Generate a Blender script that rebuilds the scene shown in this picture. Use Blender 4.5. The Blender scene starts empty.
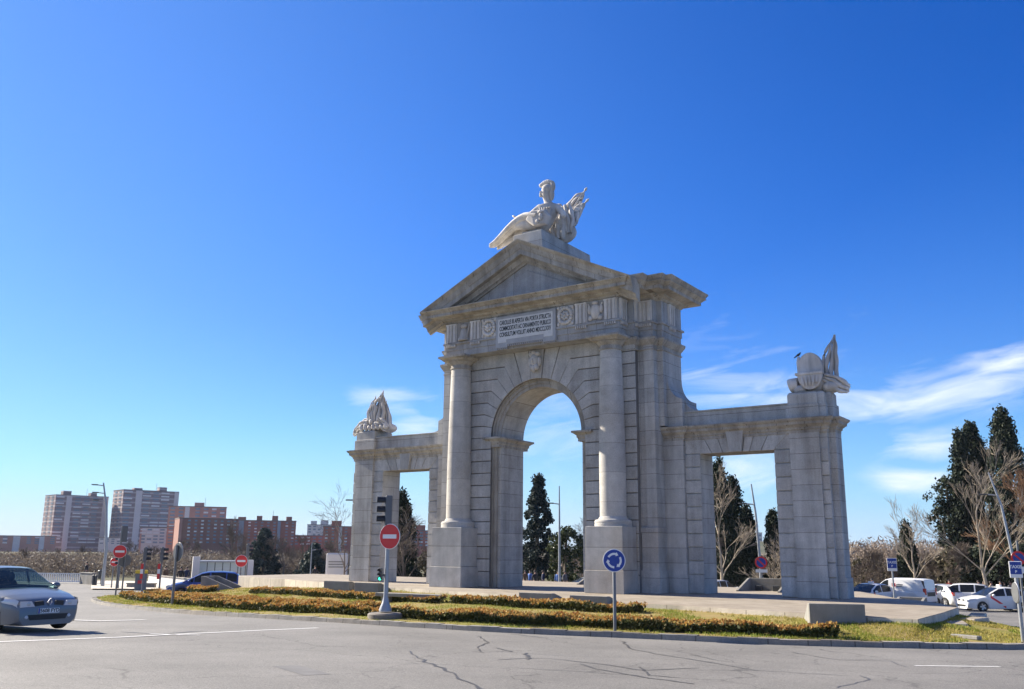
import bpy, bmesh, math, random
import numpy as np
from mathutils import Vector, Matrix

random.seed(7)
RNG = np.random.default_rng(7)
SC = bpy.context.scene
COL = SC.collection
R = math.radians

# ------------------------------------------------------------------ camera
F_PX, PITCH, ROLL, PSI = 909.38, 0.2213, 0.009, -0.608
CAM = np.array([23.142, -34.038, 1.751])
HF = np.array([math.sin(PSI), math.cos(PSI), 0.0])            # horizontal forward
HR = np.array([math.cos(PSI), -math.sin(PSI), 0.0])           # horizontal right
FW = np.array([HF[0]*math.cos(PITCH), HF[1]*math.cos(PITCH), math.sin(PITCH)])
_up = np.cross(HR, FW)
RT = math.cos(ROLL)*HR + math.sin(ROLL)*_up
UP = -math.sin(ROLL)*HR + math.cos(ROLL)*_up
cd = bpy.data.cameras.new('camera')
cam = bpy.data.objects.new('camera', cd)
COL.objects.link(cam)
m = Matrix.Identity(4)
for i in range(3):
    m[i][0], m[i][1], m[i][2], m[i][3] = RT[i], UP[i], -FW[i], CAM[i]
cam.matrix_world = m
cd.sensor_fit = 'HORIZONTAL'
cd.sensor_width = 36.0
cd.lens = F_PX/1024*36
cd.clip_start = .1
cd.clip_end = 12000
SC.camera = cam

# ------------------------------------------------------------------ light
SUN_EL, SUN_OFF = R(29.5), R(1.4)                              # sun nearly parallel to the facade, from its left
sdir = Vector((-math.cos(SUN_EL)*math.cos(SUN_OFF), -math.cos(SUN_EL)*math.sin(SUN_OFF), math.sin(SUN_EL)))
world = bpy.data.worlds.new('World')
SC.world = world
world.use_nodes = True
wn, wl = world.node_tree.nodes, world.node_tree.links
wn.clear()
sky = wn.new('ShaderNodeTexSky')
sky.sky_type = 'NISHITA'
sky.sun_disc = False
sky.sun_elevation = SUN_EL
sky.sun_rotation = math.atan2(sdir.x, sdir.y)
sky.altitude = 650
sky.air_density = 1.0
sky.dust_density = 0.35
sky.ozone_density = 2.2
hs = wn.new('ShaderNodeHueSaturation')
hs.inputs['Saturation'].default_value = 1.7
hs.inputs['Hue'].default_value = 0.512
hs.inputs['Value'].default_value = 1.0
wl.new(sky.outputs[0], hs.inputs['Color'])
# thin cirrus: noise on the direction projected to a high plane, gathered in a few streaks
geo = wn.new('ShaderNodeTexCoord')
sep = wn.new('ShaderNodeSeparateXYZ')
wl.new(geo.outputs['Generated'], sep.inputs[0])


def wmath(op, a, b=None, c=None, clamp=False):
    n = wn.new('ShaderNodeMath')
    n.operation = op
    n.use_clamp = clamp
    for i, v in enumerate((a, b, c)):
        if v is None:
            continue
        if isinstance(v, (int, float)):
            n.inputs[i].default_value = v
        else:
            wl.new(v, n.inputs[i])
    return n.outputs[0]


azim = wmath('ARCTAN2', sep.outputs[0], sep.outputs[1])         # azimuth from +y
elev = wmath('ARCSINE', sep.outputs[2])
cmb = wn.new('ShaderNodeCombineXYZ')
wl.new(wmath('MULTIPLY_ADD', elev, 1.2, wmath('MULTIPLY', azim, 5.0)), cmb.inputs[0])
wl.new(wmath('MULTIPLY_ADD', azim, -2.6, wmath('MULTIPLY', elev, 21.0)), cmb.inputs[1])
cn = wn.new('ShaderNodeTexNoise')
cn.inputs['Scale'].default_value = 1.7
cn.inputs['Detail'].default_value = 6
cn.inputs['Roughness'].default_value = .58
cn.inputs['Distortion'].default_value = .7
wl.new(cmb.outputs[0], cn.inputs['Vector'])


def cloud_patch(az, el, waz, wel, tilt, lo, gain):
    da = wmath('SUBTRACT', azim, az)
    de = wmath('SUBTRACT', wmath('SUBTRACT', elev, el), wmath('MULTIPLY', da, tilt))
    q = wmath('ADD', wmath('POWER', wmath('ABSOLUTE', wmath('DIVIDE', da, waz)), 2.0),
              wmath('POWER', wmath('ABSOLUTE', wmath('DIVIDE', de, wel)), 2.0))
    g = wmath('EXPONENT', wmath('MULTIPLY', q, -1.0))
    t = wmath('ADD', wmath('MULTIPLY', cn.outputs[0], 1.0), wmath('MULTIPLY', g, .34))
    k = wmath('MULTIPLY', wmath('MULTIPLY', wmath('SUBTRACT', t, lo), gain, clamp=True), wmath('MULTIPLY', g, 1.6, clamp=True))
    return k


def azel(px, py):
    d = FW + RT*(px-512)/F_PX + UP*(344.5-py)/F_PX
    d = d/np.linalg.norm(d)
    return math.atan2(d[0], d[1]), math.asin(d[2])


clouds = None
for (px, py, wp, hp_, tilt, lo, gain) in [(935, 390, 120, 24, .10, .575, 2.2), (1005, 362, 90, 15, .12, .60, 2.2), (735, 380, 85, 15, -.10, .62, 1.7), (740, 402, 95, 11, .0, .62, 1.8), (830, 398, 70, 12, .05, .62, 1.8),
                                          (932, 447, 42, 17, .0, .57, 2.6), (918, 480, 40, 14, -.1, .58, 2.4), (752, 470, 44, 34, .0, .62, 2.2), (395, 402, 56, 15, -.1, .64, 1.8),
                                          (425, 428, 42, 18, .1, .64, 2.0), (560, 430, 70, 60, .0, .70, 1.2), (700, 350, 200, 60, .0, .80, .8)]:
    a, e = azel(px, py)
    k = cloud_patch(a, e, wp/900, hp_/900, tilt, lo, gain)
    clouds = k if clouds is None else wmath('MAXIMUM', clouds, k)
mixc = wn.new('ShaderNodeMix')
mixc.data_type = 'RGBA'
wl.new(wmath('MULTIPLY', clouds, .95, clamp=True), mixc.inputs['Factor'])
tint = wn.new('ShaderNodeMix'); tint.data_type = 'RGBA'; tint.blend_type = 'MULTIPLY'; tint.inputs['Factor'].default_value = 1
wl.new(hs.outputs[0], tint.inputs['A']); tint.inputs['B'].default_value = (.14, .93, 1.34, 1)
# pale blue air near the horizon, brighter on the sun's side
hz = wn.new('ShaderNodeMix'); hz.data_type = 'RGBA'
sund = wmath('MULTIPLY_ADD', wmath('COSINE', wmath('SUBTRACT', azim, math.atan2(sdir.x, sdir.y))), .5, .5)
hc = wn.new('ShaderNodeMix'); hc.data_type = 'RGBA'
hc.inputs['A'].default_value = (.45, 2.9, 6.6, 1); hc.inputs['B'].default_value = (3.3, 5.7, 8.2, 1)
wl.new(wmath('POWER', sund, 1.6), hc.inputs['Factor'])
wl.new(hc.outputs['Result'], hz.inputs['B']); wl.new(tint.outputs['Result'], hz.inputs['A'])
low = wmath('MULTIPLY', wmath('EXPONENT', wmath('MULTIPLY', wmath('MAXIMUM', elev, 0.0), -7.5)), .96)
glow = wmath('MULTIPLY', wmath('POWER', sund, 4.0), wmath('MULTIPLY', wmath('EXPONENT', wmath('MULTIPLY', wmath('MAXIMUM', elev, 0.0), -1.1)), .74))
wl.new(wmath('MAXIMUM', low, glow), hz.inputs['Factor'])
hw_ = wn.new('ShaderNodeMix'); hw_.data_type = 'RGBA'
wl.new(hz.outputs['Result'], hw_.inputs['A']); hw_.inputs['B'].default_value = (6.9, 7.3, 7.8, 1)
wl.new(wmath('MULTIPLY', wmath('EXPONENT', wmath('MULTIPLY', wmath('MAXIMUM', elev, 0.0), -11.0)), wmath('MULTIPLY', sund, .85)), hw_.inputs['Factor'])
wl.new(hw_.outputs['Result'], mixc.inputs['A'])
mixc.inputs['B'].default_value = (7.6, 8.2, 8.8, 1)
bg = wn.new('ShaderNodeBackground')
bg.inputs['Strength'].default_value = 0.054
fill_sky = wn.new('ShaderNodeMix'); fill_sky.data_type = 'RGBA'  # paler sky added behind the camera and overhead to lift shaded faces
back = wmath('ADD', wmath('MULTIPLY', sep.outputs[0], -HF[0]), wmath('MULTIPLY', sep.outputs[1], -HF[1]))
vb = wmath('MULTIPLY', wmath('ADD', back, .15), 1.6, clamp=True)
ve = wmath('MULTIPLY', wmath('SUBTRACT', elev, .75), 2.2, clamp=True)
wl.new(wmath('MULTIPLY', wmath('MAXIMUM', vb, ve), .20), fill_sky.inputs['Factor'])
wl.new(mixc.outputs['Result'], fill_sky.inputs['A']); fill_sky.inputs['B'].default_value = (5.4, 5.2, 5.0, 1)
wl.new(fill_sky.outputs['Result'], bg.inputs['Color'])
wo = wn.new('ShaderNodeOutputWorld')
wl.new(bg.outputs[0], wo.inputs[0])

sl = bpy.data.lights.new('sun', 'SUN')
sl.energy = 5.0
sl.angle = R(.5)
sl.color = (1.0, .91, .77)
sun = bpy.data.objects.new('sun', sl)
sun.rotation_euler = (-sdir).to_track_quat('-Z', 'Y').to_euler()
COL.objects.link(sun)
vs = SC.view_settings
vs.view_transform = 'Standard'
vs.look = 'None'
vs.exposure = 1.32
vs.gamma = 1
SC.cycles.max_bounces = 8
SC.cycles.diffuse_bounces = 4
SC.cycles.transparent_max_bounces = 8

# ------------------------------------------------------------------ terrain heights and pixel helpers (build time only)
GD = [-80, 0, 10, 22, 32, 40, 50, 60, 80, 120, 200, 6000]
GZ = [.9, .1, -.08, -.367, -.66, -.92, -1.25, -1.45, -1.65, -1.85, -2, -2]


def gz(x, y):
    q = np.array([x, y, 0])-CAM
    d = float(q[:2] @ HF[:2]); l = float(q[:2] @ HR[:2])
    return float(np.interp(d, GD, GZ)) - .011*min(max(l, 0), 40)*min(max(d/15, 0), 1) + .012*min(max(-l, 0), 14)*min(1, max(0, (36-d)/11))*min(1, max(0, d/12))


def ray(px, py):
    return FW + RT*(px-512)/F_PX + UP*(344.5-py)/F_PX


def p3(px, py, dep):
    d = ray(px, py)
    return CAM + d*dep/(d @ HF)


def spot(px, dep, py=580):
    q = p3(px, py, dep)
    return np.array([q[0], q[1], gz(q[0], q[1])])


def zat(px, py, dep):
    return float(p3(px, py, dep)[2])


def pix(q):
    d = np.array(q)-CAM
    z = d @ FW
    return 512+F_PX*(d @ RT)/z, 344.5-F_PX*(d @ UP)/z


VIEW = math.atan2(HF[1], HF[0])                                # yaw of the viewing direction


# ------------------------------------------------------------------ object helpers
def tag(o, label=None, cat=None, group=None, kind=None):
    if label: o['label'] = label
    if cat: o['category'] = cat
    if group: o['group'] = group
    if kind: o['kind'] = kind
    return o


def empty(name, loc=(0, 0, 0), rz=0.0):
    o = bpy.data.objects.new(name, None)
    o.empty_display_size = .2
    o.location = [float(v) for v in loc]
    o.rotation_euler = (0, 0, rz)
    COL.objects.link(o)
    return o


def thing(name, label, cat, loc=(0, 0, 0), rz=0.0, group=None):
    return tag(empty(name, loc, rz), label, cat, group)


def copy_tree(o, parent=None):
    c = o.copy()
    COL.objects.link(c)
    if parent: c.parent = parent
    for ch in list(o.children):
        copy_tree(ch, c)
    return c


class MB:
    def __init__(s):
        s.v = []; s.f = []

    def add(s, vs_, fs):
        b = len(s.v)
        s.v += [tuple(float(c) for c in p) for p in vs_]
        s.f += [tuple(i+b for i in f) for f in fs]
        return s

    def box(s, x0, x1, y0, y1, z0, z1):
        return s.add([(x0, y0, z0), (x1, y0, z0), (x1, y1, z0), (x0, y1, z0), (x0, y0, z1), (x1, y0, z1), (x1, y1, z1), (x0, y1, z1)],
                     [(0, 3, 2, 1), (4, 5, 6, 7), (0, 1, 5, 4), (1, 2, 6, 5), (2, 3, 7, 6), (3, 0, 4, 7)])

    def prism_y(s, poly, y0, y1):
        """polygon in (x, z), extruded from y0 (front) to y1"""
        n = len(poly)
        a = sum(poly[i][0]*poly[(i+1) % n][1]-poly[(i+1) % n][0]*poly[i][1] for i in range(n))
        if a < 0: poly = poly[::-1]
        vv = [(p[0], y0, p[1]) for p in poly]+[(p[0], y1, p[1]) for p in poly]
        return s.add(vv, [tuple(range(n)), tuple(range(2*n-1, n-1, -1))]+[(i, i+n, (i+1) % n+n, (i+1) % n) for i in range(n)])

    def prism_x(s, poly, x0, x1):
        """polygon in (y, z), extruded from x0 to x1"""
        n = len(poly)
        a = sum(poly[i][0]*poly[(i+1) % n][1]-poly[(i+1) % n][0]*poly[i][1] for i in range(n))
        if a > 0: poly = poly[::-1]
        vv = [(x0, p[0], p[1]) for p in poly]+[(x1, p[0], p[1]) for p in poly]
        return s.add(vv, [tuple(range(n)), tuple(range(2*n-1, n-1, -1))]+[(i, i+n, (i+1) % n+n, (i+1) % n) for i in range(n)])

    def prism_z(s, poly, z0, z1):
        n = len(poly)
        a = sum(poly[i][0]*poly[(i+1) % n][1]-poly[(i+1) % n][0]*poly[i][1] for i in range(n))
        if a < 0: poly = poly[::-1]
        vv = [(p[0], p[1], z0) for p in poly]+[(p[0], p[1], z1) for p in poly]
        return s.add(vv, [tuple(range(n-1, -1, -1)), tuple(range(n, 2*n))]+[(i, (i+1) % n, (i+1) % n+n, i+n) for i in range(n)])

    def tube(s, pts, rad, n=8, cap=True):
        pts = [np.array(p, float) for p in pts]
        if isinstance(rad, (int, float)): rad = [rad]*len(pts)
        b = len(s.v); k = len(pts)
        for i in range(k):
            t = pts[min(i+1, k-1)]-pts[max(i-1, 0)]
            t = t/(np.linalg.norm(t)+1e-9)
            a = np.array([0, 0, 1.]) if abs(t[2]) < .9 else np.array([1., 0, 0])
            u = np.cross(t, a); u /= np.linalg.norm(u); w = np.cross(t, u)
            for j in range(n):
                q = 2*math.pi*j/n
                s.v.append(tuple(pts[i]+rad[i]*(math.cos(q)*u+math.sin(q)*w)))
        for i in range(k-1):
            for j in range(n):
                s.f.append((b+i*n+j, b+(i+1)*n+j, b+(i+1)*n+(j+1) % n, b+i*n+(j+1) % n))
        if cap:
            s.f.append(tuple(b+j for j in range(n)))
            s.f.append(tuple(b+(k-1)*n+j for j in range(n-1, -1, -1)))
        return s

    def lathe(s, prof, c=(0, 0, 0), n=24, cap=True):
        """profile of (radius, z) turned round the vertical axis at c"""
        b = len(s.v); k = len(prof)
        for r, z in prof:
            for j in range(n):
                q = 2*math.pi*j/n
                s.v.append((c[0]+r*math.cos(q), c[1]+r*math.sin(q), c[2]+z))
        for i in range(k-1):
            for j in range(n):
                s.f.append((b+i*n+j, b+i*n+(j+1) % n, b+(i+1)*n+(j+1) % n, b+(i+1)*n+j))
        if cap:
            s.f.append(tuple(b+j for j in range(n-1, -1, -1)))
            s.f.append(tuple(b+(k-1)*n+j for j in range(n)))
        return s

    def ellipsoid(s, c, r, nu=12, nv=8, rot=None):
        b = len(s.v)
        for i in range(nv+1):
            th = math.pi*i/nv
            for j in range(nu):
                q = 2*math.pi*j/nu
                p = Vector((r[0]*math.sin(th)*math.cos(q), r[1]*math.sin(th)*math.sin(q), r[2]*math.cos(th)))
                if rot is not None: p = rot @ p
                s.v.append((c[0]+p.x, c[1]+p.y, c[2]+p.z))
        for i in range(nv):
            for j in range(nu):
                s.f.append((b+i*nu+j, b+(i+1)*nu+j, b+(i+1)*nu+(j+1) % nu, b+i*nu+(j+1) % nu))
        return s

    def disc_y(s, c, r, y0, y1, n=28):
        return s.prism_y([(c[0]+r*math.cos(2*math.pi*i/n), c[1]+r*math.sin(2*math.pi*i/n)) for i in range(n)], y0, y1)

    def mold(s, poly, prof, cap=True):
        """rings of the rectilinear polygon (counter-clockwise) grown outward by each offset of the (offset, z) profile"""
        n = len(poly); b = len(s.v)
        for off, z in prof:
            for i in range(n):
                p0, p1, p2 = poly[i-1], poly[i], poly[(i+1) % n]
                e1 = np.array([p1[0]-p0[0], p1[1]-p0[1]]); e1 /= np.linalg.norm(e1)
                e2 = np.array([p2[0]-p1[0], p2[1]-p1[1]]); e2 /= np.linalg.norm(e2)
                n1 = np.array([e1[1], -e1[0]]); n2 = np.array([e2[1], -e2[0]])
                mm = (n1+n2)/(1+n1 @ n2)
                s.v.append((p1[0]+off*mm[0], p1[1]+off*mm[1], z))
        for k in range(len(prof)-1):
            for i in range(n):
                s.f.append((b+k*n+i, b+k*n+(i+1) % n, b+(k+1)*n+(i+1) % n, b+(k+1)*n+i))
        if cap:
            s.f.append(tuple(b+i for i in range(n-1, -1, -1)))
            s.f.append(tuple(b+(len(prof)-1)*n+i for i in range(n)))
        return s

    def grid(s, pts, nu, nv):
        b = len(s.v)
        s.v += [tuple(float(c) for c in p) for p in pts]
        for i in range(nu-1):
            for j in range(nv-1):
                s.f.append((b+i*nv+j, b+(i+1)*nv+j, b+(i+1)*nv+j+1, b+i*nv+j+1))
        return s

    def move(s, M):
        s.v = [tuple(M @ Vector(p)) for p in s.v]
        return s

    def build(s, name, mat, parent=None, label=None, smooth=None, bevel=0, loc=None, rz=0):
        me = bpy.data.meshes.new(name)
        me.from_pydata(s.v, [], s.f)
        me.validate()
        bm = bmesh.new(); bm.from_mesh(me)
        bmesh.ops.recalc_face_normals(bm, faces=bm.faces)
        if bevel:
            es = [e for e in bm.edges if len(e.link_faces) == 2 and e.calc_face_angle(0) > .5]
            bmesh.ops.bevel(bm, geom=es, offset=bevel, segments=1, affect='EDGES', clamp_overlap=True)
        bm.to_mesh(me); bm.free()
        o = bpy.data.objects.new(name, me)
        COL.objects.link(o)
        if mat: me.materials.append(mat)
        if parent: o.parent = parent
        if loc is not None: o.location = [float(v) for v in loc]
        if rz: o.rotation_euler = (0, 0, rz)
        if label: o['label'] = label
        if smooth is not None:
            for p in me.polygons: p.use_smooth = True
            me.set_sharp_from_angle(angle=R(smooth))
        return o


def mesh_np(name, V, Fq, mat, parent=None, loc=None):
    """quads from numpy arrays, fast"""
    me = bpy.data.meshes.new(name)
    nv, nf = len(V), len(Fq)
    me.vertices.add(nv); me.loops.add(nf*4); me.polygons.add(nf)
    me.vertices.foreach_set('co', np.asarray(V, np.float32).ravel())
    me.loops.foreach_set('vertex_index', np.asarray(Fq, np.int32).ravel())
    me.polygons.foreach_set('loop_start', np.arange(0, nf*4, 4, dtype=np.int32))
    me.update(calc_edges=True)
    me.materials.append(mat)
    o = bpy.data.objects.new(name, me)
    COL.objects.link(o)
    if parent: o.parent = parent
    if loc is not None: o.location = [float(v) for v in loc]
    return o


def structure(o):
    o['kind'] = 'structure'
    return o


# ------------------------------------------------------------------ materials
def newmat(name):
    mt = bpy.data.materials.new(name)
    mt.use_nodes = True
    nt = mt.node_tree
    return mt, nt.nodes, nt.links, nt.nodes['Principled BSDF']


def setspec(b, v):
    b.inputs['Specular IOR Level'].default_value = v


def plain(name, col, rough=.5, metal=0.0, spec=.5, noise=0.0, nscale=20, emit=0, coat=0):
    mt, n, l, b = newmat(name)
    b.inputs['Base Color'].default_value = (*col, 1)
    b.inputs['Roughness'].default_value = rough
    b.inputs['Metallic'].default_value = metal
    setspec(b, spec)
    if coat:
        b.inputs['Coat Weight'].default_value = coat
        b.inputs['Coat Roughness'].default_value = .06
    if emit:
        b.inputs['Emission Color'].default_value = (*col, 1)
        b.inputs['Emission Strength'].default_value = emit
    if noise:
        tc = n.new('ShaderNodeTexCoord'); nz = n.new('ShaderNodeTexNoise')
        nz.inputs['Scale'].default_value = nscale; nz.inputs['Detail'].default_value = 5
        l.new(tc.outputs['Object'], nz.inputs['Vector'])
        mr = n.new('ShaderNodeMapRange')
        mr.inputs['From Min'].default_value = .25; mr.inputs['From Max'].default_value = .75
        mr.inputs['To Min'].default_value = 1-noise; mr.inputs['To Max'].default_value = 1+noise
        l.new(nz.outputs[0], mr.inputs[0])
        mx = n.new('ShaderNodeMix'); mx.data_type = 'RGBA'; mx.blend_type = 'MULTIPLY'
        mx.inputs['Factor'].default_value = 1; mx.inputs['A'].default_value = (*col, 1)
        l.new(mr.outputs[0], mx.inputs['B']); l.new(mx.outputs['Result'], b.inputs['Base Color'])
    return mt


def granite(name, base=(.44, .415, .38), joints=None, stain=.7, speck=.2, bump=.3, warm=(.36, .29, .21), island_var=0):
    """grey granite: speckle, vertical weather streaks, ochre patches; joints = (course height, block width, mortar)"""
    mt, n, l, b = newmat(name)
    if name.startswith(('granite', 'column')): base = tuple(.86*c for c in base)
    b.inputs['Roughness'].default_value = .85
    setspec(b, .25)
    tc = n.new('ShaderNodeTexCoord')
    sp = n.new('ShaderNodeSeparateXYZ'); l.new(tc.outputs['Object'], sp.inputs[0])

    def noise(scale, detail=4, vec=None, rough=.55):
        z = n.new('ShaderNodeTexNoise')
        z.inputs['Scale'].default_value = scale; z.inputs['Detail'].default_value = detail; z.inputs['Roughness'].default_value = rough
        l.new(vec if vec is not None else tc.outputs['Object'], z.inputs['Vector'])
        return z.outputs[0]

    def rng(v, a, b_, c, d):
        mr = n.new('ShaderNodeMapRange')
        mr.inputs['From Min'].default_value = a; mr.inputs['From Max'].default_value = b_
        mr.inputs['To Min'].default_value = c; mr.inputs['To Max'].default_value = d
        l.new(v, mr.inputs[0])
        return mr.outputs[0]

    def mixc_(mode, fac, a, b_):
        mx = n.new('ShaderNodeMix'); mx.data_type = 'RGBA'; mx.blend_type = mode
        if isinstance(fac, (int, float)): mx.inputs['Factor'].default_value = fac
        else: l.new(fac, mx.inputs['Factor'])
        for k, v in (('A', a), ('B', b_)):
            if isinstance(v, tuple): mx.inputs[k].default_value = (*v, 1)
            else: l.new(v, mx.inputs[k])
        return mx.outputs['Result']
    mp = n.new('ShaderNodeMapping'); mp.inputs['Scale'].default_value = (1.6, 1.6, .16)
    l.new(tc.outputs['Object'], mp.inputs[0])
    col = mixc_('MIX', rng(noise(.35, 5), .45, .75, 0, .55), base, warm)
    col = mixc_('MULTIPLY', 1.0, col, rng(noise(38, 3), .3, .7, 1-speck, 1+speck))
    col = mixc_('MULTIPLY', 1.0, col, rng(noise(2.2, 6), .3, .7, .86, 1.1))
    col = mixc_('MULTIPLY', stain, col, rng(noise(1.0, 6, mp.outputs[0], .65), .40, .68, 1.08, .55))
    nm = rng(noise(55, 3), 0, 1, 0, 1)
    if joints:
        ch, bw, mo = joints
        nv = n.new('ShaderNodeSeparateXYZ'); l.new(tc.outputs['Normal'], nv.inputs[0])

        def mth(op, a, b_=None):
            q = n.new('ShaderNodeMath'); q.operation = op
            for i, v in enumerate((a, b_)):
                if v is None: continue
                if isinstance(v, (int, float)): q.inputs[i].default_value = v
                else: l.new(v, q.inputs[i])
            return q.outputs[0]
        u = mth('ADD', mth('MULTIPLY', sp.outputs[0], mth('ABSOLUTE', nv.outputs[1])), mth('MULTIPLY', sp.outputs[1], mth('ABSOLUTE', nv.outputs[0])))
        cb = n.new('ShaderNodeCombineXYZ'); l.new(u, cb.inputs[0]); l.new(sp.outputs[2], cb.inputs[1])
        br = n.new('ShaderNodeTexBrick')
        br.inputs['Scale'].default_value = 1; br.inputs['Brick Width'].default_value = bw; br.inputs['Row Height'].default_value = ch
        br.inputs['Mortar Size'].default_value = mo; br.inputs['Mortar Smooth'].default_value = .3
        br.inputs['Color1'].default_value = (1.06, 1.055, 1.04, 1); br.inputs['Color2'].default_value = (.90, .905, .915, 1); br.inputs['Mortar'].default_value = (.50, .485, .47, 1)
        l.new(cb.outputs[0], br.inputs['Vector'])
        col = mixc_('MULTIPLY', 1.0, col, br.outputs[0])
        nm = mth('SUBTRACT', nm, mth('MULTIPLY', br.outputs['Fac'], 2.0))
    if island_var:
        gg = n.new('ShaderNodeNewGeometry')
        col = mixc_('MULTIPLY', 1.0, col, rng(gg.outputs['Random Per Island'], 0, 1, 1-island_var, 1+island_var*.6))
    l.new(col, b.inputs['Base Color'])
    bp = n.new('ShaderNodeBump'); bp.inputs['Strength'].default_value = bump; bp.inputs['Distance'].default_value = .02
    l.new(nm, bp.inputs['Height']); l.new(bp.outputs[0], b.inputs['Normal'])
    return mt


def leafmat(name, c0, c1, c2, trans=.25, rough=.7):
    """foliage whose leaves differ: colour picked per leaf island"""
    mt, n, l, b = newmat(name)
    g = n.new('ShaderNodeNewGeometry')
    cr = n.new('ShaderNodeValToRGB')
    e = cr.color_ramp.elements
    e[0].color = (*c0, 1); e[1].color = (*c2, 1); e[1].position = 1
    k = e.new(.5); k.color = (*c1, 1)
    l.new(g.outputs['Random Per Island'], cr.inputs[0])
    l.new(cr.outputs[0], b.inputs['Base Color'])
    b.inputs['Roughness'].default_value = rough
    setspec(b, .25)
    if trans:
        tr = n.new('ShaderNodeBsdfTranslucent'); mx = n.new('ShaderNodeMixShader')
        l.new(cr.outputs[0], tr.inputs[0])
        mx.inputs[0].default_value = trans
        l.new(b.outputs[0], mx.inputs[1]); l.new(tr.outputs[0], mx.inputs[2])
        l.new(mx.outputs[0], n['Material Output'].inputs[0])
    return mt


def groundmat(name, cols, scales, rough=.95, bump=.4):
    """mix of colours by stacked noises"""
    mt, n, l, b = newmat(name)
    b.inputs['Roughness'].default_value = rough; setspec(b, .2)
    tc = n.new('ShaderNodeTexCoord')
    cur = None
    for i, (c, sc_) in enumerate(zip(cols, scales)):
        if cur is None:
            cur = c; continue
        z = n.new('ShaderNodeTexNoise'); z.inputs['Scale'].default_value = sc_; z.inputs['Detail'].default_value = 6; z.inputs['Roughness'].default_value = .65
        l.new(tc.outputs['Object'], z.inputs['Vector'])
        mr = n.new('ShaderNodeMapRange'); mr.inputs['From Min'].default_value = .42; mr.inputs['From Max'].default_value = .62
        l.new(z.outputs[0], mr.inputs[0])
        mx = n.new('ShaderNodeMix'); mx.data_type = 'RGBA'
        l.new(mr.outputs[0], mx.inputs['Factor'])
        if isinstance(cur, tuple): mx.inputs['A'].default_value = (*cur, 1)
        else: l.new(cur, mx.inputs['A'])
        mx.inputs['B'].default_value = (*c, 1)
        cur = mx.outputs['Result']
    l.new(cur, b.inputs['Base Color'])
    z = n.new('ShaderNodeTexNoise'); z.inputs['Scale'].default_value = 60; z.inputs['Detail'].default_value = 4
    l.new(tc.outputs['Object'], z.inputs['Vector'])
    bp = n.new('ShaderNodeBump'); bp.inputs['Strength'].default_value = bump; bp.inputs['Distance'].default_value = .02
    l.new(z.outputs[0], bp.inputs['Height']); l.new(bp.outputs[0], b.inputs['Normal'])
    return mt


M = {}
M['granite'] = granite('granite ashlar', joints=(.62, 60, .012), base=(.55, .535, .50))
M['granite_big'] = granite('granite pedestal blocks', joints=(.93, 60, .010), bump=.8, base=(.55, .535, .50), stain=.4)
M['granite_plain'] = granite('granite plain', joints=(60, 1.5, .012), base=(.42, .415, .405), stain=.6)
M['granite_rust'] = granite('granite rusticated', base=(.55, .535, .50), joints=None, island_var=.14)
M['granite_dark'] = granite('granite joint core', base=(.2, .19, .175), joints=None)
M['cornice'] = granite('weathered cornice granite', base=(.41, .38, .33), joints=(50, 1.15, .014), stain=.95, warm=(.30, .235, .16))
M['column'] = granite('column granite', base=(.60, .57, .515), joints=(1.25, 60, .008), stain=.25)
M['lime'] = granite('pale carved limestone', base=(.68, .64, .585), joints=None, stain=.8, speck=.06, bump=.7, warm=(.46, .38, .30))
M['concrete'] = granite('concrete', base=(.28, .27, .245), joints=None, stain=.5, speck=.08)
M['paving'] = granite('plaza paving', base=(.68, .605, .49), joints=(50, 1.2, .02), stain=.35, speck=.1)
M['darkstone'] = granite('dark footing concrete', base=(.22, .20, .175), joints=None)
M['kerb'] = granite('kerb stone', base=(.27, .255, .23), joints=(40, 1.0, .02), stain=.4)


# ------------------------------------------------------------------ ground, road
def terrain(name, d0s, ls, off, mat, inside=None):
    mb = MB()
    pts = []
    for d in d0s:
        for l_ in ls:
            q = CAM+HF*d+HR*l_
            pts.append((q[0], q[1], gz(q[0], q[1])+off))
    mb.grid(pts, len(d0s), len(ls))
    return structure(mb.build(name, mat, smooth=60))


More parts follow.
